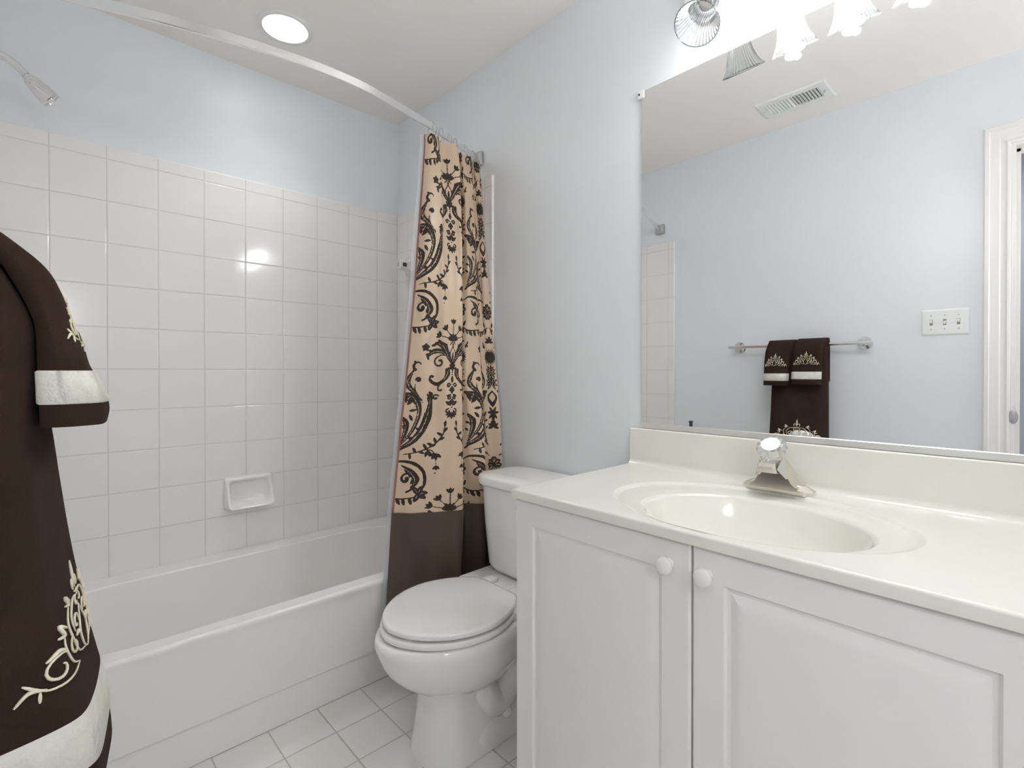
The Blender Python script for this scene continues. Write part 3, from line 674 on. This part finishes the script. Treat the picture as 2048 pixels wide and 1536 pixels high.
# cream top with moulded oval basin
top = thing('sink_counter', 'cream cultured marble sink top with oval basin and backsplash', 'sink top', (1.1, .44, .836))
CTX0, CTX1, CTY0, CTY1, CTZ, CTB = .8435, XR-.001, -.034, .9125, .858, .8362
N_ = 160
ang = [2*PI*i/N_ for i in range(N_)]
BC = Vector((1.045, .418)); OC = Vector((1.075, .434))
def rect_ring(inset, z):
    x0_, x1_, y0_, y1_ = CTX0+inset, CTX1, CTY0+inset, CTY1-inset
    out = []
    cs = [math.atan2(y-BC.y, x-BC.x) % (2*PI) for x in (x0_, x1_) for y in (y0_, y1_)]
    for a in ang:
        for c in cs:
            if abs((a-c+PI) % (2*PI)-PI) < PI/N_: a = c
        dx, dy = math.cos(a), math.sin(a); t = 9
        if dx > 1e-9: t = min(t, (x1_-BC.x)/dx)
        if dx < -1e-9: t = min(t, (x0_-BC.x)/dx)
        if dy > 1e-9: t = min(t, (y1_-BC.y)/dy)
        if dy < -1e-9: t = min(t, (y0_-BC.y)/dy)
        out.append(Vector((BC.x+dx*t, BC.y+dy*t, z)))
    return out
def ell(c, rx, ry, z): return [Vector((c.x+rx*math.cos(a), c.y+ry*math.sin(a), z)) for a in ang]
bm = new()
rings = [rect_ring(.02, CTB), rect_ring(.0, CTB), rect_ring(.0, CTZ-.005), rect_ring(.0015, CTZ-.0015), rect_ring(.005, CTZ), rect_ring(.007, CTZ), rect_ring(.02, CTZ),
         ell(OC, .214, .302, CTZ), ell(OC, .212, .300, CTZ), ell(OC, .208, .295, CTZ-.0022), ell(OC, .203, .288, CTZ-.0050), ell(OC, .200, .284, CTZ-.0058), ell(OC*.5+BC*.5, .19, .262, CTZ-.0062),
         ell(BC, .178, .228, CTZ-.0068), ell(BC, .172, .221, CTZ-.010), ell(BC, .166, .214, CTZ-.016), ell(BC, .155, .202, CTZ-.045), ell(BC, .135, .178, CTZ-.085), ell(BC, .10, .14, CTZ-.115), ell(BC, .05, .07, CTZ-.128), ell(BC, .022, .022, CTZ-.130)]
loft(bm, rings, True, False, True)
obj('countertop', bm, M['marble'], top, sharp=60, wn=True)
bm = new()
pr = [(XR-.001, CTZ-.001), (XR-.001, .9715), (XR-.016, .9715), (XR-.019, .9700), (XR-.0205, .967), (XR-.0205, .875), (XR-.0235, .866), (XR-.030, .8595), (XR-.034, .858-.0005)]
loft(bm, [[Vector((x, y, z)) for x, z in pr] for y in (CTY0, CTY1-.006)], True, True, True)
obj('backsplash', bm, M['marble'], top, sharp=60, wn=True)
bm = new(); lathe(bm, [(.021, 0), (.021, .003), (.012, .004), (.0, .002)], (BC.x, BC.y, CTZ-.130), (0, 0, 1), 24); obj('drain', bm, M['chrome'], top)
# tissue roll on the cabinet side
tr = thing('toilet_paper_holder', 'toilet paper roll on a holder fixed to the vanity side', 'toilet paper', (1.07, VY1, .748))
bm = new(); prf = [(.021, 0), (.052, 0), (.0525, .003), (.0525, .097), (.052, .1), (.021, .1), (.021, 0)]
lathe(bm, prf, (.955, VY1+.0535, .748), (1, 0, 0), 40); obj('roll', bm, M['paper'], tr)
bm = new(); lathe(bm, [(.0195, .002), (.0208, .002), (.0208, .098), (.0195, .098), (.0195, .002)], (.955, VY1+.0535, .748), (1, 0, 0), 32); obj('core', bm, M['card'], tr)
bm = new(); tube(bm, [(1.07, VY1-.001, .748), (1.07, VY1+.0535, .748), (.957, VY1+.0535, .748)], .008, 12); obj('holder_arm', bm, M['chrome'], tr)

# ------------------------------------------------------------------ faucet
fau = thing('faucet', 'brushed nickel faucet with clear round knob on the cream sink top', 'faucet', (1.30, .443, CTZ))
FY = .445
bm = new()
# low hexagonal wings with a ridged top
def wing(hx, hy, z, tip): return [Vector((1.305+a*hx, FY+b, z)) for a, b in ((-1, -hy), (-1, hy), (-.35, hy+tip), (.35, hy+tip), (1, hy), (1, -hy), (.35, -hy-tip), (-.35, -hy-tip))]
loft(bm, [wing(.029, .064, CTZ+.0003, .017), wing(.029, .064, CTZ+.008, .017), wing(.026, .061, CTZ+.012, .015), wing(.012, .058, CTZ+.021, .004)], True, True, True)
obj('base_plate', bm, M['nickel'], fau, sharp=20)
bm = new()       # saddle body swelling from the wings, hollowed under the spout
ys = np.linspace(-.054, .054, 41)
def hump(y, k): return .016+(.054*k)*(1/(1+math.exp((abs(y)-.033)/.0055)))
rings = []
for x, k in ((1.262, .93), (1.275, 1.0), (1.305, 1.0), (1.325, .9), (1.333, .7)):
    und = .0 if x > 1.27 else .0
    rings.append([Vector((x+.010*(abs(y)/.054)**2*(1 if x < 1.3 else -1), FY+y, CTZ+hump(y, k))) for y in ys]+[Vector((x, FY+.054, CTZ+.012)), Vector((x, FY-.054, CTZ+.012))])
loft(bm, rings, True, True, True)
obj('body', bm, M['nickel'], fau, sharp=40)
bm = new()       # spout: faceted block reaching over the basin
def sp(x, z0, z1, h0, h1): return [Vector((x, FY-h0, z0)), Vector((x, FY+h0, z0)), Vector((x, FY+h1, z1)), Vector((x, FY-h1, z1))]
loft(bm, [sp(1.217, .914, .927, .0185, .015), sp(1.226, .9125, .934, .020, .0145), sp(1.255, .908, .938, .025, .018), sp(1.300, .900, .936, .030, .022)], True, True, True)
obj('spout', bm, M['nickel'], fau, sharp=20)
for q in (-1, 1):      # pointed cheeks beside the knob
    bm = new()
    pk = Vector((1.262, FY+q*.027, .950))
    base_ = [Vector((1.236, FY+q*.0200, .921)), Vector((1.312, FY+q*.020, .918)), Vector((1.316, FY+q*.042, .898)), Vector((1.250, FY+q*.035, .898))]
    vs = [bm.verts.new(p_) for p_ in base_]; tv = bm.verts.new(pk); bm.faces.new(vs)
    for k in range(4): bm.faces.new((vs[k], vs[(k+1) % 4], tv))
    obj('cheek', bm, M['nickel'], fau, sharp=20)
kax = Vector((-.62, 0, .78)).normalized(); ko = Vector((1.290, FY, .930))
bm = new(); lathe(bm, [(.016, -.004), (.016, .004), (.012, .006)], ko, kax, 24, True, True); obj('collar', bm, M['nickel'], fau)
bm = new(); lathe(bm, [(.013, .004), (.0165, .008), (.0185, .026), (.022, .034), (.0315, .040), (.0335, .047), (.032, .055), (.027, .059), (.022, .059)], ko, kax, 60, True, True, rib=lambda t, h: .045*math.cos(t*15)*(1 if h < .058 else .2)); obj('knob', bm, M['acrylic'], fau, sharp=60)['label'] = 'clear fluted acrylic knob'
bm = new(); lathe(bm, [(.022, .0595), (.0215, .0605), (0, .0615)], ko, kax, 32, True); obj('knob_cap', bm, M['whitecap'], fau)

# ------------------------------------------------------------------ wall mirror
MY1, MY0, MZ0, MZ1 = .8736, -.034, .9880, 2.0334
mi = thing('wall_mirror', 'large frameless wall mirror above the sink', 'mirror', (XR, .42, MZ0))
bm = new(); box(bm, (XR-.006, MY0, MZ0), (XR-.0005, MY1, MZ1)); g_ = obj('glass', bm, M['mirror'], mi, False)
me = g_.data; me.materials.append(M['mirror_edge'])
for f in me.polygons:
    if f.normal.x > -.9: f.material_index = 1
bm = new()
pr = [(XR-.0005, .9725), (XR-.010, .9725), (XR-.010, .9870), (XR-.0085, .9885), (XR-.007, .9885), (XR-.007, .9760), (XR-.0005, .9760)]
loft(bm, [[Vector((x, y, z)) for x, z in pr] for y in (MY0, MY1+.001)], True, True, True)
obj('channel', bm, M['channel'], mi)['label'] = 'metal channel along the bottom edge'
bm = new(); box(bm, (XR-.009, MY1-.008, MZ1-.022), (XR-.0003, MY1+.014, MZ1+.004), .002, 2); clip = obj('clip', bm, M['plastic'], mi, wn=True)
bm = new(); lathe(bm, [(.0035, 0), (.003, .0015), (0, .002)], (XR-.009, MY1+.008, MZ1-.008), (-1, 0, 0), 16); obj('screw', bm, M['darkrubber'], clip)

# ------------------------------------------------------------------ vanity light
vl = thing('vanity_light', 'four-shade bath light bar with ribbed clear bell shades above the mirror', 'wall light', (XR, .41, 2.24))
bm = new(); box(bm, (XR-.035, .10, 2.19), (XR-.0005, .72, 2.29), .01, 3); obj('backplate', bm, M['chrome'], vl, wn=True)
TILT = math.radians(33)
dax = Vector((-math.sin(TILT), 0, -math.cos(TILT)))         # from neck to rim
for i, (sx, sy, sz) in enumerate(((1.226, .618, 2.048), (1.223, .478, 2.048), (1.223, .339, 2.048), (1.223, .200, 2.048))):
    rim = Vector((sx, sy, sz)); neck = rim-dax*.118
    bm = new()
    tube(bm, cat_spline([(XR-.03, sy, 2.235), (XR-.06, sy, 2.235), tuple(neck-dax*.035), tuple(neck-dax*.015)], 6), .009, 12); obj('arm', bm, M['chrome'], vl)
    bm = new(); lathe(bm, [(.010, -.022), (.022, -.020), (.024, -.004), (.024, .010), (.019, .012), (.0175, .030)], neck, dax, 28, True, True); sk = obj('socket', bm, M['chrome'], vl)
    bm = new(); rb = lambda t, h: .034*math.cos(t*36)
    lathe(bm, [(.023, -.002), (.029, .004), (.0305, .020), (.0315, .045), (.0345, .070), (.041, .092), (.0495, .109), (.0565, .118), (.0572, .1195), (.0562, .1205)], neck, dax, 240, rib=rb)
    obj('shade', bm, M['shade'], vl, sharp=180)
    bm = new(); tube(bm, [rim+dax*.001+(frame(dax)[0]*math.cos(t)+frame(dax)[1]*math.sin(t))*.0567 for t in np.linspace(0, 2*PI, 65)], .0014, 6); obj('rim', bm, M['shade_rim'], vl)
    if i == 0: continue
    a_, b_, _ = frame(dax); bm = new(); P = []
    for t in np.linspace(0, 1, 84):
        th = t*2*PI*3.5; P.append(neck+dax*(.058+.082*t)+(a_*math.cos(th)+b_*math.sin(th))*(.0195 if .06 < t < .92 else .0195*math.sin(min(t/.06, (1-t)/.08, 1)*PI/2)))
    tube(bm, P, .0075, 7)
    bu = obj('bulb', bm, M['bulb'], vl, sharp=180); bu['label'] = 'lit spiral bulb'
    bm = new(); lathe(bm, [(.017, .020), (.0205, .030), (.0215, .052), (.012, .056)], neck, dax, 24, True, True); obj('bulb_base', bm, M['plastic'], bu)
# recessed light
rl = thing('recessed_light', 'round recessed ceiling light over the tub', 'ceiling light', (.676, 2.005, ZC))
bm = new(); lathe(bm, [(.098, 0), (.098, -.003), (.092, -.006), (.080, -.005), (.076, -.001), (.074, .001)], (.676, 2.005, ZC), (0, 0, 1), 48); obj('trim_ring', bm, M['plastic'], rl)
bm = new(); lathe(bm, [(.0755, -.001), (.060, -.0035), (.03, -.005), (0, -.0055)], (.676, 2.005, ZC), (0, 0, 1), 40); obj('lens', bm, M['can'], rl)['label'] = 'glowing white lens'
sl_ = bpy.data.lights.new('recessed_lamp', 'SPOT'); sl_.energy = CAN_SPOT; sl_.spot_size = math.radians(125); sl_.spot_blend = 1; sl_.shadow_soft_size = .06
slo = bpy.data.objects.new('recessed_lamp', sl_); C.objects.link(slo); slo.location = (.676, 2.005, ZC-.012); slo.parent = rl; slo.matrix_parent_inverse = rl.matrix_basis.inverted()

# ceiling register seen in the mirror
vt = thing('ceiling_vent', 'white louvred ceiling vent reflected in the mirror', 'vent', (.10, .833, ZC))
bm = new(); vx0, vx1, vy0, vy1 = .005, .192, .678, .988
fr_ = lambda i, z: [Vector((vx0+i, vy0+i, z)), Vector((vx1-i, vy0+i, z)), Vector((vx1-i, vy1-i, z)), Vector((vx0+i, vy1-i, z))]
loft(bm, [fr_(0, ZC), fr_(0, ZC-.003), fr_(.006, ZC-.008), fr_(.036, ZC-.009), fr_(.038, ZC-.004), fr_(.038, ZC-.001)], True); obj('frame', bm, M['plastic'], vt, sharp=20)
bm = new(); box(bm, (vx0+.036, vy0+.036, ZC-.0012), (vx1-.036, vy1-.036, ZC-.0004)); obj('duct', bm, M['duct'], vt)
n_l = 17
for k in range(n_l):
    yk = vy0+.042+(vy1-vy0-.084)*k/(n_l-1); bm = new()
    box(bm, (vx0+.037, -.0055, -.0006), (vx1-.037, .0055, .0006)); a = math.radians(22 if k < 9 else -38)
    bmesh.ops.rotate(bm, verts=bm.verts, cent=(0, 0, 0), matrix=Matrix.Rotation(a, 3, 'X'))
    bmesh.ops.translate(bm, verts=bm.verts, vec=(0, yk, ZC-.0055)); obj('louver', bm, M['plastic'], vt)
for yk in (vy0+.018, vy1-.018):
    bm = new(); lathe(bm, [(.004, 0), (.003, -.002), (0, -.0025)], ((vx0+vx1)/2, yk, ZC-.0085), (0, 0, 1), 14); obj('screw', bm, M['nickel'], vt)
bm = new(); box(bm, (vx0+.10, vy0+.022, ZC-.02), (vx0+.106, vy0+.028, ZC-.008), .001, 1); obj('lever', bm, M['nickel'], vt)

# light switch plate
sw = thing('light_switch', 'white triple switch plate beside the doorway', 'light switch', (XL, .298, 1.37))
bm = new()
rp = lambda i, x: [Vector((x, p_.x, p_.y)) for p_ in rrect(.2155+i, .3805-i, 1.3115+i, 1.4285-i, .006, .006, 0, 4)]
loft(bm, [rp(0, XL+.0003), rp(.0005, XL+.002), rp(.006, XL+.0062), rp(.009, XL+.0068)], True, True, True); obj('plate', bm, M['plastic'], sw, sharp=40, wn=True)
for k in (-1, 0, 1):
    yk = .298+k*.0465
    bm = new(); box(bm, (XL+.0064, yk-.0055, 1.357), (XL+.0071, yk+.0055, 1.383)); sl = obj('slot', bm, M['card'], sw)
    bm = new(); box(bm, (XL+.004, yk-.0042, 1.3655), (XL+.019, yk+.0042, 1.3765), .0012, 1)
    bmesh.ops.rotate(bm, verts=bm.verts, cent=(XL+.006, yk, 1.37), matrix=Matrix.Rotation(math.radians(-24 if k else 24), 3, 'Y')); obj('toggle', bm, M['plastic'], sw)
    for zk in (1.340, 1.400):
        bm = new(); lathe(bm, [(.0032, 0), (.0028, .0012), (0, .0015)], (XL+.0067, yk, zk), (1, 0, 0), 12); obj('screw', bm, M['nickel'], sw)

# ------------------------------------------------------------------ towel bar and towels
BX, BZ = -.082, 1.288
tb = thing('towel_bar', 'chrome towel bar on the wall by the doorway', 'towel bar', (XL, .89, BZ))
bm = new(); tube(bm, [(BX, .548, BZ), (BX, 1.228, BZ)], .0085, 16); obj('bar', bm, M['chrome'], tb)
for yk in (.594, 1.196):
    bm = new(); lathe(bm, [(.033, 0), (.033, .004), (.030, .008), (.012, .010), (.009, .014), (.009, .072)], (XL+.0003, yk, BZ), (1, 0, 0), 32, True, True); obj('post', bm, M['chrome'], tb)
def cr(P, t):
    """Catmull-Rom through rows of P at parameter 0..len-1"""
    n = len(P); k = int(min(max(math.floor(t), 0), n-2)); t = t-k
    p0, p1, p2, p3 = P[max(k-1, 0)], P[k], P[k+1], P[min(k+2, n-1)]
    return .5*(2*p1+(p2-p0)*t+(2*p0-5*p1+4*p2-p3)*t*t+(3*p1-p0-3*p2+p3)*t**3)
class Drape:
    """towel front: x as a smooth function of height z and sideways s (0 near the door .. 1)"""
    def __init__(self, y0, y1, sl, zl, X, Bk): self.y0, self.y1, self.sl, self.zl, self.X, self.Bk = y0, y1, sl, zl, np.array(X, float), Bk
    def front(self, s, z):
        if not hasattr(self, 'G'):
            self.gs = np.linspace(0, 1, 101); self.gz = np.linspace(self.zl[0], self.zl[-1], 181)
            G = np.array([[self._f(a, b) for a in self.gs] for b in self.gz])
            for _ in range(2):
                P = np.pad(G, ((0, 0), (4, 4)), mode='reflect', reflect_type='odd'); G = sum(P[:, k:k+101] for k in range(9))/9
            k_ = max(2, int(.012/(self.gz[1]-self.gz[0]))); P = np.pad(G, ((k_, k_), (0, 0)), mode='reflect', reflect_type='odd'); H = sum(P[k:k+181] for k in range(2*k_+1))/(2*k_+1)
            t = np.clip((self.zl[-1]-.012-self.gz)/.03, 0, 1)[:, None]; self.G = H*t+G*(1-t)
        fs = min(max(s, 0), 1)*100; fz = min(max((z-self.gz[0])/(self.gz[-1]-self.gz[0]), 0), 1)*180
        a, b = min(int(fs), 99), min(int(fz), 179); u, v = fs-a, fz-b; G = self.G
        return float((G[b, a]*(1-u)+G[b, a+1]*u)*(1-v)+(G[b+1, a]*(1-u)+G[b+1, a+1]*u)*v)
    def _f(self, s, z):
        tz = np.interp(z, self.zl, range(len(self.zl))); row = cr(self.X, tz)
        ts = np.interp(s, self.sl, range(len(self.sl))); return float(cr(row, ts))
    def back(self, s, z): return self.Bk(s, z) if callable(self.Bk) else float(np.interp(z, self.zl, self.Bk))
    def pt(self, s, z, off=0):
        e = .004
        ds = (self.front(min(s+e, 1), z)-self.front(max(s-e, 0), z))/((min(s+e, 1)-max(s-e, 0))*(self.y1-self.y0))
        dz = (self.front(s, z+e)-self.front(s, z-e))/(2*e)
        n = Vector((1, -ds, -dz)).normalized()
        return Vector((self.front(s, z), self.y0+s*(self.y1-self.y0), z))+n*off
    def ring(self, z, n=64, grow=0):
        S_ = .5-.5*np.cos(np.linspace(0, PI, n)); pts = []
        for s in S_: pts.append(self.pt(s, z, grow))
        for s in S_[::-1]:
            xb = self.back(s, z); xf = self.front(s, z)
            edge = min(1, min(s, 1-s)/.06); edge = math.sqrt(max(0, 1-(1-edge)**2))
            pts.append(Vector((xf+(xb-xf)*edge-grow, self.y0+s*(self.y1-self.y0), z)))
        return pts
    def solid(self, z0, z1, nz, grow=0, caps=True):
        Z_ = sorted(list(np.linspace(z0, z1, nz))+([1.3052, 1.3058] if self.Bk is not bath_back else [1.2770, 1.2780, 1.2968, 1.2974]))
        bm = new(); loft(bm, [self.ring(z, grow=grow) for z in Z_], True, caps, caps); return bm
SL = [0, .03, .10, .35, .65, .87, .97, 1]
def bath_back(s_, z):
    if 1.2775 < z < 1.2971: return -.0727          # passes in front of the bar, then over it
    return float(np.interp(z, [.655, .8, 1.0, 1.2, 1.27, 1.2771, 1.3045], [-.128, -.126, -.12, -.112, -.108, -.106, -.098]))
bath = Drape(.728, .974, [0, .02, .05, .15, .35, .65, .87, .97, 1], [.655, .69, .755, .80, .90, 1.0, 1.08, 1.20, 1.262, 1.293, 1.3045],
    [[-.040, .004, .036, .047, .056, .066, .062, .050, .040], [-.042, .004, .035, .046, .054, .063, .060, .048, .038], [-.045, -.004, .022, .036, .046, .054, .050, .038, .028], [-.045, -.012, .008, .022, .033, .043, .042, .030, .020],
     [-.045, -.020, -.006, .007, .018, .027, .026, .014, .004], [-.045, -.024, -.012, -.002, .008, .015, .013, .002, -.008], [-.045, -.026, -.016, -.006, .000, .006, .004, -.006, -.016], [-.030, -.014, -.009, -.008, -.008, -.008, -.010, -.016, -.024],
     [-.046, -.036, -.034, -.034, -.034, -.034, -.036, -.040, -.046], [-.064, -.060, -.059, -.058, -.058, -.058, -.058, -.060, -.062], [-.084, -.080, -.079, -.078, -.078, -.078, -.078, -.080, -.082]],
    bath_back)
def over_bath(y0, y1):
    def f(s_, z):
        if z > 1.3055: return -.150
        b_ = bath.front(min(max((y0+s_*(y1-y0)-bath.y0)/(bath.y1-bath.y0), 0), 1), min(z, 1.303))+.003
        b_ = max(b_, float(np.interp(z, [1.09, 1.2, 1.26, 1.3], [-.004, -.007, -.032, -.075])))
        return b_
    return f
near_t = Drape(.737, .868, SL, [1.088, 1.10, 1.12, 1.165, 1.20, 1.262, 1.298, 1.311, 1.320],
    [[.022, .038, .048, .054, .057, .050, .036, .024], [.020, .038, .050, .057, .060, .052, .038, .024], [.016, .034, .046, .054, .056, .048, .034, .020], [.010, .022, .031, .036, .036, .030, .020, .010], [.004, .012, .020, .026, .026, .022, .012, .004],
     [-.018, -.006, .003, .006, .006, .002, -.008, -.016], [-.050, -.040, -.034, -.032, -.032, -.034, -.042, -.050], [-.072, -.066, -.060, -.060, -.060, -.062, -.068, -.072], [-.084, -.082, -.080, -.080, -.080, -.080, -.082, -.084]],
    over_bath(.737, .868))
far_t = Drape(.880, 1.010, SL, [1.080, 1.092, 1.112, 1.165, 1.20, 1.256, 1.294, 1.308, 1.317],
    [[.030, .044, .054, .058, .050, .030, .010, .0], [.030, .046, .057, .061, .052, .032, .010, .0], [.028, .044, .054, .058, .048, .028, .008, -.004], [.026, .036, .042, .044, .036, .018, .002, -.008], [.020, .028, .034, .034, .026, .010, -.004, -.012],
     [-.012, -.002, .004, .004, -.002, -.010, -.02, -.028], [-.048, -.040, -.034, -.034, -.038, -.044, -.052, -.058], [-.070, -.064, -.060, -.060, -.062, -.068, -.072, -.076], [-.084, -.082, -.080, -.080, -.080, -.082, -.083, -.084]],
    over_bath(.880, 1.010))
def crown():
    """scroll crest, x -0.5..0.5, y 0..0.5; list of (points, width factor)"""
    L_ = []
    def sp_(cx, cy, ra, rb, a0, a1, n=16): return [(cx+(ra+(rb-ra)*t)*math.cos(math.radians(a0+(a1-a0)*t)), cy+(ra+(rb-ra)*t)*math.sin(math.radians(a0+(a1-a0)*t))) for t in np.linspace(0, 1, n)]
    half = [
        ([(0, .36), (.008, .44), (0, .52)], 1.2), ([(0, .38), (.035, .42), (.05, .385), (.038, .36)], 1.1), ([(.0, .335), (.03, .345)], 1),
        ([(0, .315), (.05, .33), (.11, .32), (.165, .25), (.15, .17)], 1), (sp_(.03, .29, .03, .012, 120, -160), 1),
        ([(0, .26), (.04, .19), (.075, .12), (.05, .03), (0, .0)], 1), (sp_(.105, .205, .05, .018, 200, -120), 1.1), ([(.075, .12), (.105, .15), (.14, .14)], 1.6),
        ([(.14, .345), (.19, .385), (.165, .335), (.205, .345)], 1.7), ([(.165, .34), (.215, .26), (.20, .17), (.15, .06), (.05, .02)], 1),
        (sp_(.19, .12, .055, .02, 90, -240), 1.1), ([(.24, .245), (.30, .285), (.275, .225), (.32, .23)], 1.8), ([(.275, .23), (.285, .16), (.25, .06), (.18, .015)], 1),
        (sp_(.335, .085, .075, .022, 130, -230), 1.3), ([(.285, .15), (.33, .175), (.385, .15)], 1.7), ([(.18, .015), (.28, .0), (.39, .01), (.43, .05)], 1),
        ([(.40, .02), (.45, .04), (.50, -.005)], 1.6), ([(.42, .03), (.465, .085)], 1.3), ([(.42, .02), (.43, -.03)], 1.4)]
    for P, w_ in half:
        L_.append((P, w_)); L_.append(([(-x, y) for x, y in P], w_))
    return L_
CROWN = crown()
def embroider(dr, sc, wid, zb, hgt, r):
    """lay the crest on the towel, measured along the cloth so it wraps round the folded side"""
    bm = new(); ss = np.concatenate([np.linspace(0, .12, 40), np.linspace(.125, .88, 60), np.linspace(.885, 1, 40)]); cache = {}
    def at(x, z):
        key = round(z, 4)
        if key not in cache:
            P = [(dr.front(0, z)-.05+.05*k/12, dr.y0) for k in range(12)]+[(dr.front(q, z), dr.y0+q*(dr.y1-dr.y0)) for q in ss]+[(dr.front(1, z)-.03*k/8, dr.y1) for k in range(1, 9)]
            P = np.array(P); c_ = np.concatenate([[0], np.cumsum(np.hypot(*np.diff(P, axis=0).T))]); c0 = np.interp(sc, ss, c_[12:12+len(ss)]); cache[key] = (P, c_-c0)
        P, c_ = cache[key]; e = .006
        q = [np.array([np.interp(x+d, c_, P[:, 0]), np.interp(x+d, c_, P[:, 1])]) for d in (-e, 0, e)]
        t = q[2]-q[0]; t /= np.hypot(*t)+1e-9
        return Vector((q[1][0]+t[1]*r*.8, q[1][1]-t[0]*r*.8, z))
    for P, w_ in CROWN:
        Q = cat_spline(P, 5) if len(P) < 10 else P
        pts = [at(x*wid, zb+y*hgt) for x, y in Q]
        n = len(pts); rad = [r*w_*(.45+.55*math.sin(PI*min(1, max(0, i/(n-1)*.9+.05)))) for i in range(n)]
        tube(bm, pts, rad, 6)
    return bm
def towel(name, dr, label, z0, z1, band, emb, hem=None, back_z=None):
    t = thing(name, label, 'towel', (dr.back(.5, z0), (dr.y0+dr.y1)/2, z0))
    bm = dr.solid(z0, z1, 46)
    if back_z: box(bm, (-.150, dr.y0+.004, back_z), (-.134, dr.y1-.004, z1-.012), .004, 2)
    obj('cloth', bm, M['terry'], t, sharp=70)
    bm = new(); loft(bm, [dr.ring(z, grow=g) for z, g in ((band[0], .0003), (band[0]+.0015, .0022), (band[1]-.0015, .0022), (band[1], .0003))], True)
    obj('satin_band', bm, M['satin'], t, sharp=60)['label'] = 'cream satin band'
    obj('embroidery', embroider(dr, *emb), M['thread'], t, sharp=180)['label'] = 'cream scroll embroidery'
    return t
towel('bath_towel', bath, 'long brown bath towel hanging under the two hand towels', .655, 1.3045, (.697, .757), (.46, .275, .800, .215, .0014))
towel('hand_towel', near_t, 'brown hand towel nearer the doorway on the towel bar', 1.088, 1.320, (1.113, 1.150), (.5, .122, 1.186, .125, .0009), back_z=1.1)
towel('hand_towel', far_t, 'brown hand towel nearer the tub on the towel bar', 1.080, 1.317, (1.104, 1.141), (.5, .122, 1.180, .125, .0009), back_z=1.1)

# plunger standing by the left wall, only its handle tip shows in the mirror
pl = thing('toilet_plunger', 'dark rounded handle tip reflected at the mirror bottom edge', 'plunger', (XL+.09, 1.45, 0))
bm = new(); tube(bm, cat_spline([(XL+.09, 1.45, .10), (XL+.09, 1.45, .40), (XL+.09, 1.45, .80), (XL+.09, 1.45, .845), (XL+.09, 1.45, .857)], 8), [.010]*25+[.0135, .0150, .015, .0145, .013, .011, .008, .003], 14); obj('handle', bm, M['darkrubber'], pl)
bm = new(); lathe(bm, [(.058, .001), (.062, .02), (.055, .06), (.03, .09), (.012, .11)], (XL+.09, 1.45, 0), (0, 0, 1), 28, True, True); obj('cup', bm, M['darkrubber'], pl)
